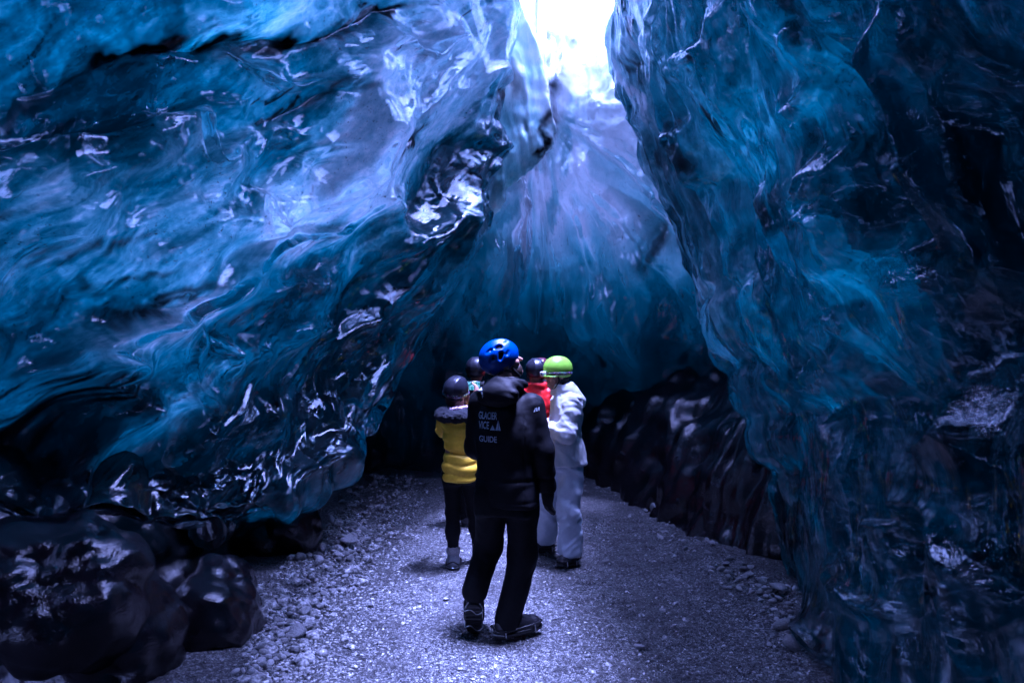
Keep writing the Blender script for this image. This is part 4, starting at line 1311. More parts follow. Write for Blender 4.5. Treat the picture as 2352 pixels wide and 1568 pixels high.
def f_hood(p):
    x = p - np.array((GX, GY, 0), np.float32)
    c = np.array((-0.005, 0.0, 1.455), np.float32)
    q = x - c
    cs, sn = math.cos(gyaw), math.sin(gyaw)
    q = np.stack([q[:, 0] * cs - q[:, 1] * sn, q[:, 0] * sn + q[:, 1] * cs, q[:, 2]], 1)
    r = np.sqrt((q[:, 0] / 1.18) ** 2 + (q[:, 1] - 0.015) ** 2)
    ang = np.arctan2(q[:, 0], -(q[:, 1] - 0.02))
    back = np.cos(ang) * 0.5 + 0.5
    ring = np.sqrt((r - 0.094) ** 2 + ((q[:, 2] - 0.075 + 0.005 * back) / (0.9 + 0.6 * back)) ** 2) - (0.016 + 0.018 * back)
    pouch = ell(q, (0.0, -0.112, 0.012), (0.140, 0.062, 0.080))
    d = smin(ring, pouch, 0.05) + folds(q, 9.0, 0.007, 57, (0.7, 1, 1.5))
    return d
hood = skin('hood', f_hood, G(-0.26, -0.28, 1.25), G(0.26, 0.22, 1.62), 0.0075, M_BLACK, guide)
def f_collar(p):
    x = p - np.array((GX, GY, 0), np.float32)
    r = np.sqrt((x[:, 0] + 0.004) ** 2 + (x[:, 1] - 0.045) ** 2)
    return smax(np.abs(r - 0.072) - 0.009, np.abs(x[:, 2] - 1.545) - 0.030, 0.008) + folds(x, 20, 0.004, 59)
skin('neck_scarf', f_collar, G(-0.14, -0.1, 1.48), G(0.14, 0.18, 1.62), 0.006, M_GREYFUR, guide)

def f_trousers(p):
    x = p - np.array((GX, GY, 0), np.float32)
    d = torso(x, [(0.74, 0.172, 0.135, 0, 0), (0.86, 0.175, 0.135, 0, 0), (1.0, 0.165, 0.12, 0, 0)], 0.2)
    r = chain(p, [(G(0.095, 0.0, 0.84), 0.108), (G(0.098, 0.035, 0.47), 0.088), (G(0.010, -0.015, 0.10), 0.084)], 0.05)
    l = chain(p, [(G(-0.095, 0.01, 0.84), 0.105), (G(-0.112, 0.12, 0.51), 0.088), (G(-0.192, -0.03, 0.28), 0.080)], 0.05)
    d = smin(d, smin(r, l, 0.015), 0.05) + folds(x, 6.0, 0.006, 63, (1, 1, 0.8)) + 0.5 * folds(x, 15, 0.004, 65)
    return smax(d, 0.035 - x[:, 2], 0.01)
skin('trousers', f_trousers, G(-0.36, -0.26, 0.0), G(0.30, 0.28, 1.04), 0.008, M_BLACKT, guide)
boot(guide, G(0.02, -0.02, 0.11), G(-0.065, -0.055, 0.010), G(0.215, 0.055, 0.035), M_BOOT, 0.008, shaft=0.04, r=0.042)
boot(guide, G(-0.195, -0.03, 0.23), G(-0.195, -0.085, 0.215), G(-0.20, 0.035, -0.02 + 0.015), M_BOOT, 0.008, shaft=0.10, up=(0, 0.75, 0.6))
rhg = lambda p: smin(hand_field(p, rh) - 0.006, seg(p, G(0.252, 0.02, 0.93), G(0.252, 0.022, 0.87), 0.044, 0.038), 0.02)
skin('glove', rhg, G(0.16, -0.1, 0.68), G(0.35, 0.16, 0.98), 0.006, M_LINER, guide)
lhg = lambda p: smin(hand_field(p, lh) - 0.006, seg(p, G(-0.13, 0.305, 1.03), G(-0.09, 0.325, 1.02), 0.042, 0.038), 0.02)
skin('glove', lhg, G(-0.22, 0.2, 0.92), G(0.12, 0.5, 1.14), 0.008, M_LINER, guide)
V_ = []
for sx in (-1, 1):
    V_ += [((0.062 * sx, 0.075, 0.115), (0.080 * sx, 0.040, 0.115), 0.012), ((0.085 * sx, 0.010, 0.100), (0.088 * sx, -0.022, 0.105), 0.013), ((0.083 * sx, -0.052, 0.105), (0.074 * sx, -0.080, 0.098), 0.012),
           ((0.106 * sx, 0.050, 0.052), (0.106 * sx, 0.030, 0.040), 0.013), ((0.106 * sx, -0.004, 0.055), (0.106 * sx, -0.022, 0.030), 0.013), ((0.100 * sx, -0.060, 0.050), (0.092 * sx, -0.085, 0.040), 0.013),
           ((0.022 * sx, -0.125, 0.075), (0.022 * sx, -0.140, 0.030), 0.011), ((0.020 * sx, 0.110, 0.095), (0.024 * sx, 0.085, 0.125), 0.010)]
V_ = [(np.array(a) * (1.0, 1, 1), np.array(b) * (1.0, 1, 1), r * 1.45) for a, b, r in V_]
helm = helmet(guide, HW((0, -0.004, 0.010)), hM, M_BLUEH, 0.99, V_, h=0.0045, low=-0.055)
# lettering on the back and the small marks
ray = np.array((math.sin(gyaw) * 0.9, math.cos(gyaw), 0.0))
rgt = np.array((math.cos(gyaw), -math.sin(gyaw), 0))
ray_cam = np.array((0.0, 1.0, 0.0))
def lay(shape, px, py, sx=1.0, shear=0.0, nm='lettering', target=None):
    """px, py: top-left of the print on the photograph (2352 wide); shape in metres"""
    v, f = shape
    x0, _, zt = P(px, py, GY - 0.15)
    h = v[:, 1].max()
    pts = np.stack([x0 + v[:, 0] + shear * (v[:, 1]), np.full(len(v), GY - 0.7), zt - h + v[:, 1]], 1)
    return print_on(target or jacket, target or jacket, pts, f, nm, ray=(0, 1, 0))
mpp = (GY - 0.15) / FPX
lay(text_shape('GLACIER', 44 * mpp, 17 * mpp, 0.02), 1097, 948, shear=0.05)
lay(text_shape('VICE', 25 * mpp, 17 * mpp, 0.02), 1097, 970, shear=0.05)
lay(text_shape('GUIDE', 42 * mpp, 14 * mpp, 0.015), 1099, 1003)
lay(poly_shape([[(0, 0), (12 * mpp, 0), (6 * mpp, 12 * mpp)], [(12.5 * mpp, 0), (19 * mpp, 0), (19.4 * mpp, 14 * mpp), (19 * mpp, 23 * mpp)], [(19.8 * mpp, 0), (25 * mpp, 0), (19.6 * mpp, 22 * mpp), (20.2 * mpp, 12 * mpp)]]), 1125, 966, nm='mountain_emblem')
zig = poly_shape([[(0, 0), (2.5 * mpp, 0), (5.5 * mpp, 9 * mpp), (3.5 * mpp, 9 * mpp)], [(5 * mpp, 1 * mpp), (7 * mpp, 1 * mpp), (8.5 * mpp, 10 * mpp), (6.3 * mpp, 10 * mpp)], [(8 * mpp, 2 * mpp), (10 * mpp, 2 * mpp), (13 * mpp, 11 * mpp), (11 * mpp, 11 * mpp)], [(12 * mpp, 3 * mpp), (13.5 * mpp, 3 * mpp), (14.5 * mpp, 11 * mpp), (13 * mpp, 11 * mpp)]])
lay(zig, 1226, 936, nm='sleeve_emblem')
sq = poly_shape([[(0, 24 * mpp), (2 * mpp, 25 * mpp), (4 * mpp, 18 * mpp), (2 * mpp, 16 * mpp)], [(1 * mpp, 15 * mpp), (4 * mpp, 16 * mpp), (5 * mpp, 8 * mpp), (2 * mpp, 9 * mpp)], [(3 * mpp, 8 * mpp), (6 * mpp, 6 * mpp), (5 * mpp, 0), (4 * mpp, 0)]])
lay(sq, 1103, 890, nm='shoulder_emblem', target=hood)

# ---- the woman in yellow -------------------------------------------------------------------
YX, YY = -0.415, 5.42
yw = empty('person', (0, 0, 0), 'woman in yellow quilted jacket and black leggings, raising a phone, seen from behind', 'person')
Y_ = lambda x, y, z: (YX + x, YY + y, z)
yhc = Y_(-0.03, 0.06, 1.405); yhM = frame((0.45, 0.85, 0.28), (0.25, 0, 1))
yrh = hand_chains(Y_(0.115, 0.30, 1.34), (0.05, 0.25, 1), (0.2, 1, -0.2), 1, 0.8, 0.9)
ylh = hand_chains(Y_(-0.02, 0.34, 1.33), (0.25, 0.2, 1), (0.2, 1, -0.2), 1, 0.8, 0.9)
YLL = [(Y_(-0.055, 0, 0.80), 0.058), (Y_(-0.055, 0.03, 0.43), 0.050), (Y_(-0.050, -0.01, 0.10), 0.036)]
YRL = [(Y_(0.06, 0.02, 0.80), 0.058), (Y_(0.105, 0.12, 0.43), 0.050), (Y_(0.14, 0.16, 0.10), 0.036)]
def f_ybody(p):
    x = p - np.array((YX, YY, 0), np.float32)
    d = torso(x, [(0.72, 0.13, 0.10, 0, 0), (0.95, 0.115, 0.085, 0, 0), (1.15, 0.135, 0.09, 0, 0), (1.26, 0.08, 0.06, 0, 0.01)])
    for ch in (YLL, YRL, [(Y_(0.13, 0, 1.20), 0.045), (Y_(0.17, 0.17, 1.08), 0.036), (Y_(0.115, 0.30, 1.33), 0.027)], [(Y_(-0.13, 0, 1.20), 0.045), (Y_(-0.15, 0.18, 1.08), 0.036), (Y_(-0.02, 0.34, 1.33), 0.027)]):
        d = smin(d, chain(p, ch, 0.03), 0.04)
    d = smin(d, seg(p, Y_(0, 0.01, 1.22), yhc, 0.05, 0.046), 0.03)
    d = smin(d, head_field(p, yhc, yhM, 0.93), 0.015)
    return smin(smin(d, hand_field(p, yrh), 0.01), hand_field(p, ylh), 0.01)
skin('body', f_ybody, Y_(-0.25, -0.2, 0.05), Y_(0.3, 0.55, 1.55), 0.010, M_SKIN, yw)
def f_yj(p):
    x = p - np.array((YX, YY, 0), np.float32)
    d = torso(x, [(0.70, 0.128, 0.115, 0.0, 0), (0.82, 0.138, 0.120, 0.0, 0), (0.93, 0.122, 0.105, 0.0, 0), (1.05, 0.128, 0.108, -0.004, 0), (1.17, 0.135, 0.105, -0.008, 0), (1.27, 0.09, 0.075, -0.01, 0.01)])
    z = x[:, 2] + 0.02 * np.sin(x[:, 0] * 9 + 1) + 0.010 * perlin(x * 9, 5)
    q = np.abs(np.sin((z - 0.70) * math.pi / 0.078))
    low = smooth(0.97, 0.93, z)
    d = d - 0.013 * (np.sqrt(q) - 0.5) * (0.45 + 0.55 * low) + 0.018 * np.exp(-((z - 0.945) / 0.010) ** 2)
    ar = chain(p, [(Y_(0.125, 0, 1.19), 0.068), (Y_(0.17, 0.17, 1.08), 0.056), (Y_(0.125, 0.28, 1.27), 0.044)], 0.04)
    al = chain(p, [(Y_(-0.125, 0, 1.19), 0.068), (Y_(-0.150, 0.18, 1.08), 0.056), (Y_(-0.03, 0.32, 1.27), 0.044)], 0.04)
    d = smin(d, smin(ar, al, 0.01) + folds(x, 16, 0.006, 71), 0.03)
    return d + folds(x, 11, 0.005, 73, (0.6, 0.6, 1.6))
skin('jacket', f_yj, Y_(-0.26, -0.2, 0.66), Y_(0.28, 0.45, 1.34), 0.008, M_YELLOW, yw)
def f_yfur(p):
    x = p - np.array((YX, YY, 0), np.float32)
    d = ell(x, (-0.015, -0.035, 1.215), (0.178, 0.115, 0.062))
    d = smin(d, ell(x, (-0.12, -0.03, 1.235), (0.07, 0.08, 0.06)), 0.03)
    return d + 0.010 * perlin(x * 55, 77) + 0.012 * perlin(x * 24, 78)
skin('fur_hood', f_yfur, Y_(-0.26, -0.2, 1.10), Y_(0.24, 0.15, 1.36), 0.007, M_NAVYFUR, yw)
def f_yscarf(p):
    x = p - np.array((YX, YY, 0), np.float32)
    r = np.sqrt((x[:, 0] + 0.035) ** 2 * 0.8 + (x[:, 1] - 0.01) ** 2)
    return np.sqrt((r - 0.075) ** 2 + ((x[:, 2] - 1.278 - 0.10 * x[:, 0]) * 1.1) ** 2) - 0.022 + folds(x, 26, 0.007, 79)
skin('scarf', f_yscarf, Y_(-0.2, -0.14, 1.2), Y_(0.12, 0.16, 1.36), 0.006, M_SCARF, yw)
def f_yhair(p):
    q = (p - np.asarray(yhc, np.float32)) @ yhM
    d = smin(ell(q, (0, -0.04, -0.055), (0.072, 0.06, 0.075)), ell(q, (0.075, 0.03, -0.06), (0.03, 0.04, 0.05)), 0.03)
    return d + 0.004 * perlin(q * np.array([80, 80, 20], np.float32), 81)
skin('hair', f_yhair, np.array(yhc) - 0.2, np.array(yhc) + 0.2, 0.007, plain('auburn_hair', (0.09, 0.035, 0.025), 0.5, 150, 0.5, 0.5), yw)
yhel = helmet(yw, tuple(np.asarray(yhc, np.float32) + yhM @ np.array((0, -0.005, 0.0), np.float32)), yhM, M_DARKH, 0.92, [], h=0.006)
YW = lambda a: tuple(np.asarray(yhc, np.float32) + yhM @ np.asarray(a, np.float32))
tube('headlamp_strap', [YW((0.099 * math.sin(t), -0.008 + 0.121 * math.cos(t), -0.004 - 0.012 * math.cos(t))) for t in np.linspace(0, 2 * math.pi, 13)[:-1]], 0, M_STRAP, yhel, closed=True, flat=(0.012, 0.004, yhM[:, 2]))
def f_yl(p):
    x = p - np.array((YX, YY, 0), np.float32)
    d = torso(x, [(0.68, 0.125, 0.10, 0, 0), (0.82, 0.13, 0.105, 0, 0), (0.92, 0.11, 0.09, 0, 0)])
    a = chain(p, [(Y_(-0.062, 0.0, 0.74), 0.080), (Y_(-0.055, 0.03, 0.44), 0.058), (Y_(-0.055, -0.005, 0.30), 0.055), (Y_(-0.050, -0.01, 0.11), 0.040)], 0.04)
    b = chain(p, [(Y_(0.068, 0.03, 0.74), 0.080), (Y_(0.105, 0.12, 0.44), 0.058), (Y_(0.120, 0.13, 0.30), 0.055), (Y_(0.14, 0.16, 0.11), 0.040)], 0.04)
    return smin(d, smin(a, b, 0.01), 0.04) + folds(x, 18, 0.0035, 83)
skin('leggings', f_yl, Y_(-0.2, -0.18, 0.05), Y_(0.26, 0.3, 0.95), 0.009, M_BLACKT, yw)
for a, hh, t in ((Y_(-0.050, -0.01, 0.10), Y_(-0.05, -0.065, 0.006), Y_(-0.055, 0.165, 0.006)), (Y_(0.14, 0.16, 0.10), Y_(0.135, 0.11, 0.006), Y_(0.17, 0.33, 0.006))):
    bt = boot(yw, a, hh, t, M_BOOT if a[0] > YX else plain('grey_boot_leather', (0.20, 0.21, 0.24), 0.5, 60, 0.2, 0.3), 0.009, shaft=0.03, r=0.044)
    def f_cuff(p, a=a):
        q = p - np.asarray(a, np.float32)
        r = np.sqrt(q[:, 0] ** 2 + q[:, 1] ** 2)
        return np.sqrt((r - 0.038) ** 2 + ((q[:, 2] - 0.055) * 0.6) ** 2) - 0.018 + 0.005 * perlin(q * 80, 85)
    skin('fleece_cuff', f_cuff, np.array(a) - 0.08, np.array(a) + 0.12, 0.006, M_GREYFUR, bt)
# her phone: a thing she holds
ph = empty('phone', P(1083, 886, YY + 0.36), 'dark phone with a lit green screen held up by the woman in yellow', 'phone')
pz = 0.0
def rbox(name, hx, hy, hz, mat, parent, off=(0, 0, 0), bev=0.004):
    bm = bmesh.new(); bmesh.ops.create_cube(bm, size=1.0)
    for v in bm.verts: v.co = Vector((v.co.x * 2 * hx + off[0], v.co.y * 2 * hy + off[1], v.co.z * 2 * hz + off[2]))
    bmesh.ops.bevel(bm, geom=bm.edges[:], offset=bev, segments=3, affect='EDGES')
    me = bpy.data.meshes.new(name); bm.to_mesh(me); bm.free(); me.materials.append(mat)
    for pl in me.polygons: pl.use_smooth = True
    o = bpy.data.objects.new(name, me); COL.objects.link(o); o.parent = parent
    return o
rbox('case', 0.078, 0.005, 0.040, M_RUBBER, ph, bev=0.003)
rbox('screen', 0.072, 0.0008, 0.035, M_SCREEN, ph, (0, -0.0058, 0), 0.0004)
ph.rotation_euler = (math.radians(-8), 0, math.radians(-8))

# ---- the woman in white ----------------------------------------------------------------------
WX, WY = 0.445, 5.66
ww = empty('person', (0, 0, 0), 'smiling woman in white jacket and trousers with lime green helmet, head turned left', 'person')
W_ = lambda x, y, z: (WX + x, WY + y, z)
whc = W_(-0.075, -0.01, 1.535); whM = frame((-0.90, -0.42, -0.06))
wl = hand_chains(W_(-0.155, -0.10, 1.10), (-0.45, -0.1, 0.5), (0.3, -1, 0.3), 1, 0.9, 0.95)
wr = hand_chains(W_(-0.20, 0.14, 1.10), (-0.5, -0.1, 0.6), (0.3, -1, 0.3), 1, 0.9, 0.95)
WN = [(W_(0.035, -0.06, 0.84), 0.07), (W_(0.01, -0.10, 0.44), 0.055), (W_(0.025, -0.10, 0.09), 0.04)]
WF = [(W_(-0.05, 0.06, 0.84), 0.07), (W_(-0.115, 0.18, 0.44), 0.055), (W_(-0.135, 0.28, 0.09), 0.04)]
WLA = [(W_(0.055, -0.12, 1.32), 0.05), (W_(0.00, -0.20, 1.06), 0.038), (W_(-0.15, -0.11, 1.10), 0.028)]
WRA = [(W_(-0.03, 0.14, 1.32), 0.05), (W_(-0.05, 0.22, 1.06), 0.038), (W_(-0.19, 0.14, 1.10), 0.028)]
def f_wbody(p):
    x = p - np.array((WX, WY, 0), np.float32)
    d = torso(x, [(0.80, 0.10, 0.14, 0, 0), (1.0, 0.085, 0.12, 0, 0), (1.22, 0.095, 0.145, 0, 0), (1.36, 0.06, 0.09, 0, 0.01)], 0.3)
    for ch in (WN, WF, WLA, WRA):
        d = smin(d, chain(p, ch, 0.03), 0.04)
    d = smin(d, seg(p, W_(0, 0.0, 1.34), whc, 0.052, 0.048), 0.03)
    d = smin(d, head_field(p, whc, whM, 0.95), 0.012)
    return smin(smin(d, hand_field(p, wl), 0.01), hand_field(p, wr), 0.01)
skin('body', f_wbody, W_(-0.34, -0.32, 0.02), W_(0.24, 0.42, 1.66), 0.008, M_SKIN, ww)
WWp = lambda a: tuple(np.asarray(whc, np.float32) + whM @ (np.asarray(a, np.float32) * 0.95))
wq = lambda p: (p - np.asarray(whc, np.float32)) @ whM / 0.95
for sx in (-1, 1):
    skin('eye', lambda p, sx=sx: ell(wq(p), (0.031 * sx, 0.084, 0.009), (0.014, 0.010, 0.0065)), np.array(whc) - 0.13, np.array(whc) + 0.13, 0.0035, M_EYE, ww, 0)
    tube('eyebrow', [WWp((0.016 * sx, 0.090, 0.027)), WWp((0.032 * sx, 0.088, 0.032)), WWp((0.050 * sx, 0.074, 0.025))], 0.003, M_HAIR, ww)
skin('lips', lambda p: smax(ell(wq(p), (0, 0.080, -0.056), (0.031, 0.022, 0.013)), -ell(wq(p), (0, 0.100, -0.055), (0.026, 0.02, 0.006)), 0.003), np.array(whc) - 0.13, np.array(whc) + 0.13, 0.0035, M_LIP, ww, 0)
skin('teeth', lambda p: ell(wq(p), (0, 0.076, -0.0545), (0.026, 0.019, 0.006)), np.array(whc) - 0.13, np.array(whc) + 0.13, 0.0035, M_TEETH, ww, 0)
def f_whair(p):
    q = wq(p)
    d = smin(ell(q, (0, -0.045, -0.045), (0.078, 0.062, 0.085)), ell(q, (0.0, -0.03, 0.01), (0.085, 0.08, 0.06)), 0.02)
    return d + 0.003 * perlin(q * np.array([70, 70, 18], np.float32), 87)
skin('hair', f_whair, np.array(whc) - 0.2, np.array(whc) + 0.2, 0.006, M_HAIR, ww)
Vg = []
for sx in (-1, 1):
    Vg += [((0.104 * sx, 0.030, 0.070), (0.100 * sx, -0.01, 0.085), 0.006), ((0.103 * sx, -0.03, 0.085), (0.095 * sx, -0.07, 0.070), 0.006)]
whel = helmet(ww, WWp((0, -0.006, 0.012)), whM, M_GREENH, 0.98, Vg, brim=1.0, h=0.005)
tube('headlamp_strap', [WWp((0.106 * math.sin(t), -0.010 + 0.130 * math.cos(t), 0.012 + 0.004 * math.cos(t))) for t in np.linspace(0, 2 * math.pi, 17)[:-1]], 0, M_STRAP, whel, closed=True, flat=(0.013, 0.004, whM[:, 2]))
lamp = skin('headlamp', lambda p: box(wq(p), (0.0, 0.132, 0.016), (0.030, 0.020, 0.021), 0.009), np.array(whc) - 0.2, np.array(whc) + 0.2, 0.004, M_PLASTIC, whel, 1)
skin('lens', lambda p: ell(wq(p), (-0.006, 0.151, 0.018), (0.013, 0.005, 0.013)), np.array(whc) - 0.2, np.array(whc) + 0.2, 0.0035, M_DARKH, whel, 0)
def f_wj(p):
    x = p - np.array((WX, WY, 0), np.float32)
    d = torso(x, [(0.80, 0.172, 0.185, 0.0, 0), (0.92, 0.150, 0.165, 0.0, 0), (1.08, 0.120, 0.145, 0.0, 0), (1.22, 0.125, 0.165, 0.01, 0), (1.33, 0.105, 0.140, 0.01, 0), (1.44, 0.075, 0.078, -0.02, 0)], 0.25)
    a = chain(p, [(W_(0.050, -0.125, 1.30), 0.078), (W_(-0.005, -0.205, 1.07), 0.070), (W_(-0.135, -0.115, 1.10), 0.052)], 0.04)
    b = chain(p, [(W_(-0.03, 0.135, 1.30), 0.078), (W_(-0.05, 0.215, 1.07), 0.066), (W_(-0.175, 0.14, 1.10), 0.052)], 0.04)
    d = smin(d - folds(x, 5.0, 0.010, 91, (1.3, 1.3, 0.7)), smin(a, b, 0.01) - folds(x + x[:, [2, 0, 1]] * 0.5, 9, 0.011, 93, (0.6, 1, 1.5)), 0.02)
    d = d - 0.5 * folds(x + x[:, [2, 2, 0]] * 0.6, 11, 0.008, 95, (1.4, 1, 0.6))
    d = d + 0.008 * np.exp(-((x[:, 2] - 1.00 - 0.03 * np.sin(x[:, 0] * 20)) / 0.012) ** 2)
    return smax(d, -seg(p, W_(-0.03, 0, 1.40), W_(-0.05, 0, 1.5), 0.055, 0.07), 0.015)
wj = skin('jacket', f_wj, W_(-0.28, -0.33, 0.76), W_(0.24, 0.33, 1.48), 0.007, M_WHITE, ww)
def f_wh(p):
    x = p - np.array((WX, WY, 0), np.float32)
    o = seg(x, (0.02, -0.02, 1.385), (0.098, -0.055, 1.315), 0.088, 0.062)
    i = seg(x, (0.055, -0.10, 1.36), (0.125, -0.12, 1.30), 0.020, 0.040)
    d = smax(o, -i, 0.015)
    r = np.sqrt((x[:, 0] + 0.03) ** 2 + x[:, 1] ** 2)
    col = smax(np.abs(r - 0.082) - 0.012, np.abs(x[:, 2] - 1.415) - 0.045, 0.01)
    return smin(d, col, 0.03) - folds(x, 9, 0.006, 97)
skin('hood', f_wh, W_(-0.16, -0.24, 1.2), W_(0.25, 0.16, 1.52), 0.007, M_WHITE, ww)
def f_wt(p):
    x = p - np.array((WX, WY, 0), np.float32)
    d = torso(x, [(0.76, 0.118, 0.145, 0, 0), (0.86, 0.118, 0.145, 0, 0), (1.0, 0.10, 0.12, 0, 0)], 0.25)
    a = chain(p, [(W_(0.045, -0.06, 0.80), 0.098), (W_(0.020, -0.10, 0.44), 0.082), (W_(0.035, -0.10, 0.11), 0.092)], 0.05)
    b = chain(p, [(W_(-0.045, 0.06, 0.80), 0.092), (W_(-0.125, 0.17, 0.44), 0.076), (W_(-0.155, 0.26, 0.12), 0.084)], 0.05)
    d = smin(d, smin(a, b, 0.01), 0.04)
    d = d - folds(x + x[:, [2, 2, 0]] * 0.45, 6.0, 0.014, 101, (1.2, 1.0, 0.8)) * smooth(1.0, 0.6, x[:, 2]) - 0.6 * folds(x - x[:, [2, 2, 0]] * 0.6, 10, 0.011, 103, (1, 1, 1.2)) * smooth(0.9, 0.35, x[:, 2])
    return smax(d, 0.065 - x[:, 2] + 0.015 * perlin(x * 12, 105), 0.01)
wt = skin('trousers', f_wt, W_(-0.30, -0.26, 0.02), W_(0.22, 0.42, 1.02), 0.0075, M_WHITET, ww)
boot(ww, W_(0.025, -0.10, 0.09), W_(0.085, -0.075, 0.004), W_(-0.10 + 0.02, -0.22 + 0.02, 0.004), M_BOOT, 0.009, shaft=0.03)
boot(ww, W_(-0.135, 0.28, 0.09), W_(-0.075, 0.30, 0.004), W_(-0.30, 0.19, 0.004), M_BOOT, 0.009, shaft=0.03)

# ---- three more visitors further in -------------------------------------------------------------
def visitor(x0, y0, ht, label, face, jm, hm, hoodm=None, h=0.013, vent=()):
    s = ht / 1.72
    t = empty('person', (0, 0, 0), label, 'person')
    O = lambda x, y, z: (x0 + x * s, y0 + y * s, z * s)
    hcn = O(0.0, 0.02, 1.58); M = frame(face)
    LLg = [(O(-0.09, 0, 0.88), 0.08), (O(-0.10, 0.02, 0.46), 0.052), (O(-0.10, 0, 0.09), 0.04)]
    RLg = [(O(0.09, 0, 0.88), 0.08), (O(0.10, 0.03, 0.46), 0.052), (O(0.11, 0.02, 0.09), 0.04)]
    sgn = -1 if face[1] < 0 else 1
    LAm = [(O(-0.17, 0, 1.36), 0.05), (O(-0.23, 0.06 * sgn, 1.10), 0.04), (O(-0.10, 0.24 * sgn, 1.20), 0.03)]
    RAm = [(O(0.17, 0, 1.36), 0.05), (O(0.23, 0.06 * sgn, 1.10), 0.04), (O(0.10, 0.24 * sgn, 1.20), 0.03)]
    ha = hand_chains(O(-0.10, 0.24 * sgn, 1.20), (0.4, 0.3 * sgn, 0.8), (1, 0, -0.3), 1, 0.7)
    hb = hand_chains(O(0.10, 0.24 * sgn, 1.20), (-0.4, 0.3 * sgn, 0.8), (1, 0, 0.3), -1, 0.7)
    def fb(p):
        x = (p - np.array((x0, y0, 0), np.float32)) / s
        d = torso(x, [(0.84, 0.15, 0.11, 0, 0), (1.05, 0.14, 0.10, 0, 0), (1.28, 0.16, 0.11, 0, 0), (1.42, 0.09, 0.07, 0, 0.01)]) * s
        for ch in (LLg, RLg, LAm, RAm):
            d = smin(d, chain(p, ch, 0.03), 0.04)
        d = smin(d, seg(p, O(0, 0.01, 1.38), hcn, 0.055, 0.05), 0.03)
        d = smin(d, head_field(p, hcn, M), 0.015)
        return smin(smin(d, hand_field(p, ha), 0.01), hand_field(p, hb), 0.01)
    skin('body', fb, O(-0.36, -0.42, 0.04), O(0.36, 0.42, 1.74), 0.011, M_SKIN, t)
    def fj(p):
        x = (p - np.array((x0, y0, 0), np.float32)) / s
        d = torso(x, [(0.78, 0.19, 0.15, 0, 0), (1.0, 0.18, 0.14, 0, 0), (1.25, 0.19, 0.145, 0, 0), (1.38, 0.15, 0.115, 0, 0), (1.49, 0.085, 0.085, 0, 0.01)]) * s
        for ch in (LAm, RAm):
            d = smin(d, chain(p, [(q, r + 0.03) for q, r in ch], 0.04), 0.03)
        r = np.sqrt(x[:, 0] ** 2 * 0.8 + (x[:, 1] - 0.01) ** 2)
        ring = np.sqrt((r - 0.095) ** 2 + (x[:, 2] - 1.455) ** 2) - 0.034
        d = smin(d, ring * s, 0.03)
        return d + folds(x, 9, 0.010, 111, (1, 1, 1.3))
    skin('jacket', fj, O(-0.38, -0.42, 0.74), O(0.38, 0.42, 1.56), h, jm, t)
    def ft(p):
        d = smin(chain(p, [(q, r + 0.03) for q, r in LLg], 0.04), chain(p, [(q, r + 0.03) for q, r in RLg], 0.04), 0.03)
        return d + folds(p, 9, 0.008, 113)
    skin('trousers', ft, O(-0.26, -0.2, 0.02), O(0.26, 0.2, 0.98), h, M_BLACKT, t)
    for ch in (LLg, RLg):
        a = np.array(ch[-1][0])
        boot(t, a, a + np.array((0, -0.07 * sgn, -a[2] + 0.004)), a + np.array((0, 0.18 * sgn, -a[2] + 0.004)), M_BOOT, 0.011, shaft=0.03, spikes=False)
    helmet(t, tuple(np.asarray(hcn, np.float32) + M @ np.array((0, 0, 0.008), np.float32)), M, hm, 1.0, vent, h=0.007)
    for sx in (-1, 1):
        skin('eye', lambda p, sx=sx: ell((p - np.asarray(hcn, np.float32)) @ M, (0.031 * sx, 0.084, 0.008), (0.013, 0.009, 0.008)), np.array(hcn) - 0.13, np.array(hcn) + 0.13, 0.005, M_EYE, t, 0)
    put_base(t, (x0, y0))
    return t
visitor(0.240, 7.0, 1.64, 'person in bright red jacket and dark grey helmet half hidden behind the guide', (-0.25, 0.95, 0.05), M_RED, M_DARKH, vent=[((0.03, 0.11, 0.09), (0.05, 0.09, 0.09), 0.01)])
visitor(0.335, 7.75, 1.64, 'person in maroon helmet standing furthest back behind the red jacket', (0.2, 0.95, 0.05), M_BLACK, M_MAROON)
visitor(-0.355, 6.75, 1.66, 'person in black cap-like helmet and dark clothes behind the guide and the woman in yellow', (0.1, 0.98, 0.15), M_BLACK, M_DARKH)


# every person's origin sits on the ground under the body
for t, base in ((guide, (GX, GY)), (yw, (YX, YY)), (ww, (WX, WY))):
    put_base(t, base)

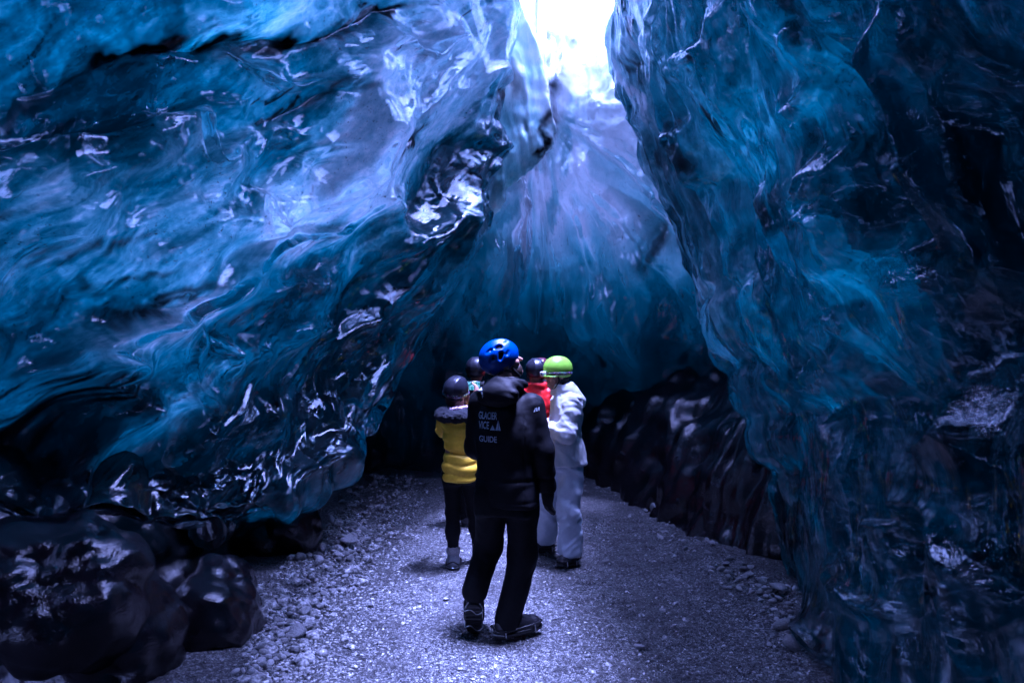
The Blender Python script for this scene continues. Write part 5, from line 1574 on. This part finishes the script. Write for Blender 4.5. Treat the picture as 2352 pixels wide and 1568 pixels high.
# ------------------------------------------------------------------ lumps of dark ice at the lower left
def ice_lump(label, c, r, rot, seed, extra=()):
    c = np.asarray(c, np.float32)
    ca, sa = math.cos(rot), math.sin(rot)
    def f(p):
        q = p - c
        q = np.stack([q[:, 0] * ca + q[:, 2] * sa, q[:, 1], -q[:, 0] * sa + q[:, 2] * ca], 1)
        d = ell(q, (0, 0, 0), r)
        for (dc, dr) in extra:
            d = smin(d, ell(q, dc, dr), 0.12)
        s = scallops(p, np.float32((0.6, 0.3, -0.74)), np.float32((0.7, 0.3, 0.65)), 0.85, 0.45, seed, 0.5)
        s2 = scallops(p, np.float32((0.6, 0.3, -0.74)), np.float32((0.7, 0.3, 0.65)), 0.26, 0.13, seed + 2, 0.6)
        return d + 0.19 * s + 0.04 * s2 + 0.09 * fbm(p * 1.7, 4, seed + 5) - 0.07
    R = np.max(r) + 0.35
    o = skin('ice_boulder', f, c - R, c + R, 0.018, M_BASAL, None, 1)
    co = np.empty(len(o.data.vertices) * 3, np.float32); o.data.vertices.foreach_get('co', co); co = co.reshape(-1, 3)
    attr_float(o, 'ice_depth_shade', 6.5 + 1.5 * fbm(co * 3, 3, seed))
    attr_float(o, 'silt_shade', np.clip(0.45 + 0.7 * fbm(co * 3.5, 3, seed + 9), 0.05, 0.95))
    tag(o, label, 'ice boulder', 'dark ice boulders left of the path')
    return o
ice_lump('large dark glassy ice boulder at the left edge, highest of the pile', (-2.38, 3.35, 0.58), (0.52, 0.45, 0.27), -0.15, 1201, [((0.25, 0.1, -0.15), (0.28, 0.3, 0.2))])
ice_lump('dark rounded ice boulder below the higher one at the left edge', (-2.10, 3.62, 0.20), (0.36, 0.38, 0.40), 0.35, 1211, [((-0.3, 0.0, -0.1), (0.3, 0.3, 0.3))])
ice_lump('dark ice boulder nearest the path beside the loose stones', (-1.78, 4.15, 0.12), (0.28, 0.42, 0.29), 0.1, 1221)
ice_lump('black ice block under the tip of the hanging ice', (-1.86, 5.75, 0.20), (0.22, 0.34, 0.30), -0.2, 1231)

# ------------------------------------------------------------------ stones
def stone_mesh(seed, sub=2):
    bm = bmesh.new()
    bmesh.ops.create_icosphere(bm, subdivisions=sub, radius=1.0)
    v = np.array([x.co[:] for x in bm.verts], np.float32)
    r = random.Random(seed)
    # cut a few flat facets, then roughen
    for _ in range(14):
        n = np.array([r.gauss(0, 1) for _ in range(3)]); n /= np.linalg.norm(n)
        h = r.uniform(0.50, 0.85)
        k = v @ n - h
        v -= np.outer(np.clip(k, 0, None) * 1.0, n).astype(np.float32)
    v *= np.array([1.0, r.uniform(0.65, 0.9), r.uniform(0.42, 0.65)])
    v *= (1 + 0.10 * perlin(v * 2.0 + seed, seed))[:, None]
    f = np.array([[q.index for q in x.verts] for x in bm.faces])
    bm.free()
    return v.astype(np.float32), f

def stone_material(name, base):
    m = NT(name)
    oi = m.n('ShaderNodeObjectInfo')
    v = m.coords()
    n = m.noise(v, 6.0, 5, 0.65)
    c = m.ramp(n, [(0.3, tuple(x * 0.6 for x in base)), (0.7, tuple(min(1, x * 1.25) for x in base))])
    k = m.math('ADD', m.math('MULTIPLY', oi.outputs['Random'], 0.9), 0.45)
    cb = m.n('ShaderNodeCombineColor')
    for i in range(3): m.l(k, cb.inputs[i])
    c2 = m.mix(1.0, c, cb.outputs[0], 'MULTIPLY')
    return m.done(m.principled(c2, 0.55, 1.45, m.bump(n, 0.4, 0.05)))
M_STONE = stone_material('stone', (0.27, 0.27, 0.28))
M_PEB = plain('gravel', (0.22, 0.22, 0.23), 0.6, 45, 0.75, 0.2)

stone_protos = []
for k in range(8):
    v, f = stone_mesh(300 + k)
    o = link_mesh('stone', v, f, M_STONE, smooth_shade=False)
    me = o.data
    bpy.data.objects.remove(o)
    stone_protos.append(me)

def gh(x, y):
    return float(ground_h(np.array([x], np.float32), np.array([y], np.float32))[0])

spots = []
def lane(pts, wpx, n, smin_, smax_, power=2.2):
    sp = spline2(pts, 12)
    for _ in range(n):
        k = rng.integers(0, len(sp))
        off = rng.normal(0, wpx * 0.5)
        px, py = sp[k, 0] + off, sp[k, 1] + rng.normal(0, 6)
        x, y, _z = floor_at(px, max(py, 1088))
        spots.append((x, y, smin_ + (smax_ - smin_) * rng.random() ** power))
lane([(600, 1560), (660, 1470), (720, 1390), (770, 1330), (815, 1270), (850, 1225)], 50, 700, 0.010, 0.040, 2.6)
lane([(700, 1310), (760, 1275), (800, 1240), (840, 1215)], 60, 36, 0.03, 0.08, 1.8)
lane([(1690, 1350), (1740, 1370), (1790, 1400), (1810, 1440)], 60, 200, 0.010, 0.036, 1.8)
lane([(1330, 1115), (1420, 1130), (1500, 1180), (1570, 1230), (1640, 1300), (1700, 1345)], 50, 240, 0.012, 0.044, 2.2)
lane([(1560, 1260), (1650, 1340), (1740, 1430), (1810, 1500)], 90, 110, 0.008, 0.030, 2.2)
lane([(740, 1190), (900, 1120), (1000, 1105)], 60, 50, 0.02, 0.06, 2.2)
def put_stone(x, y, s, label, k=None, sink=0.35, group=None, mat=None, flat=1.0):
    me = stone_protos[rng.integers(0, len(stone_protos)) if k is None else k]
    if mat is not None:
        me = me.copy(); me.materials[0] = mat
    o = bpy.data.objects.new('stone', me)
    COL.objects.link(o)
    o.location = (x, y, gh(x, y) + s * 0.55 * (1 - sink))
    o.rotation_euler = (rng.normal(0, 0.25), rng.normal(0, 0.25), rng.random() * 6.28)
    o.scale = (s, s, s * flat)
    tag(o, label, 'stone', group)
    return o
special = [
    (1391, 1286, 0.062, 'pale rounded stone half sunk in the path right of the woman in white'),
    (1467, 1482, 0.058, 'pale flat stone half sunk in the path, lower right of the guide'),
    (1519, 1404, 0.036, 'small pale stone in the path between the two larger sunk stones and the right wall'),
    (682, 1466, 0.085, 'large pale grey stone at the path edge, lowest on the left'),
    (802, 1258, 0.125, 'big angular dark grey stone at the top of the left stone line'),
    (700, 1420, 0.070, 'flat grey stone just above the large pale one on the left'),
    (1822, 1500, 0.085, 'dark rounded stone at the foot of the right wall, lowest of that side'),
    (1800, 1450, 0.070, 'dark grey stone leaning on the right wall below the stone pile'),
    (1790, 1382, 0.085, 'largest block on top of the stone pile by the right wall'),
    (1505, 1186, 0.130, 'large stone at the far right edge of the path where the bank begins'),
]
M_PALE = stone_material('pale_stone', (0.21, 0.21, 0.22))
for i, (px, py, s, lb) in enumerate(special):
    x, y, _z = floor_at(px, py)
    put_stone(x, y, s, lb, i % 8, 0.9 if 'sunk' in lb else 0.25, None, M_PALE if 'pale' in lb else None, 0.8)
def nearness(q):
    return q[2] / q[1]
spots.sort(key=nearness, reverse=True)
def side(x): return x < 0
def where(x, y):
    if x < 0:
        return ('in front of the nearest ice boulder' if y < 3.95 else 'beside the boulder nearest the path' if y < 4.6 else
                'level with the guide, left of the path' if y < 5.3 else 'by the black ice block under the hanging ice' if y < 6.6 else 'in the shade behind the hanging ice, far left')
    return ('on the path right of the guide' if x < 1.1 and y < 6.0 else 'at the foot of the right wall, nearest the viewer' if y < 4.6 else 'in the pile at the foot of the right wall' if y < 5.6 else
            'along the dirty bank right of the woman in white' if y < 7.2 else 'at the far end of the right-hand bank')
for i, (x, y, s) in enumerate(spots[:285]):
    sz_ = 'small' if s < 0.024 else 'medium' if s < 0.04 else 'large'
    wh = where(x, y)
    put_stone(x, y, s, sz_ + ' loose grey stone ' + wh, None, 0.3, sz_ + ' stones ' + wh)

# ---- the gravel itself: thousands of chips nobody could count, one object
def chips(name, pts, sizes, mat):
    protos = [stone_mesh(500 + k, 1) for k in range(10)]
    V, F = [], []
    base = 0
    n = len(pts)
    z = ground_h(pts[:, 0].astype(np.float32), pts[:, 1].astype(np.float32))
    which = rng.integers(0, 10, n)
    for k in range(10):
        idx = np.where(which == k)[0]
        v, f = protos[k]
        a = rng.random(len(idx)) * 6.283
        tl = rng.normal(0, 0.35, len(idx))
        c, s_ = np.cos(a)[:, None], np.sin(a)[:, None]
        ct, st = np.cos(tl)[:, None], np.sin(tl)[:, None]
        X = v[None, :, 0] * ct - v[None, :, 2] * st
        Z = v[None, :, 0] * st + v[None, :, 2] * ct
        x2 = X * c - v[None, :, 1] * s_
        y2 = X * s_ + v[None, :, 1] * c
        S = sizes[idx][:, None]
        W = np.stack([x2 * S + pts[idx, 0][:, None], y2 * S + pts[idx, 1][:, None], Z * S + (z[idx] + sizes[idx] * 0.15)[:, None]], 2)
        V.append(W.reshape(-1, 3))
        F.append((f[None] + (np.arange(len(idx)) * len(v))[:, None, None]).reshape(-1, 3) + base)
        base += len(idx) * len(v)
    o = link_mesh(name, np.concatenate(V), np.concatenate(F), mat, smooth_shade=False)
    return o
M_CHIP = NT('gravel_chips')
def _chips():
    m = M_CHIP
    v = m.coords()
    n = m.noise(v, 33, 2, 0.7)
    c = m.ramp(n, [(0.34, (0.03, 0.03, 0.034)), (0.48, (0.16, 0.16, 0.165)), (0.60, (0.36, 0.36, 0.37)), (0.72, (0.62, 0.62, 0.62))])
    return m.done(m.principled(c, 0.5, 1.45))
M_CHIPS = _chips()
n = 30000
px = 560 + 1300 * rng.random(n * 2)
py = 1100 + 520 * rng.random(n * 2) ** 0.8
gp = np.array([floor_at(a, b)[:2] for a, b in zip(px, py)])
keep = (gp[:, 0] > -1.75) & (gp[:, 0] < 2.1)
gp = gp[keep][:n]
left_band = smooth(-0.6, -1.4, gp[:, 0])
sz = (0.0022 + 0.0045 * rng.random(len(gp)) ** 2.5) * (0.8 + 0.20 * gp[:, 1]) * (1 + 1.9 * left_band)
big = rng.random(len(gp)) < 0.035
sz = np.where(big, sz * (2.0 + 1.6 * rng.random(len(gp))), sz)
extra = np.array([(a, b) for a, b, s in spots[285:]])
gp = np.concatenate([gp, extra]); sz = np.concatenate([sz, np.array([s for a, b, s in spots[285:]])])
gravel = chips('gravel', gp, sz, M_CHIPS)
tag(gravel, 'grey gravel strewn over the cave path', 'gravel', kind='stuff')
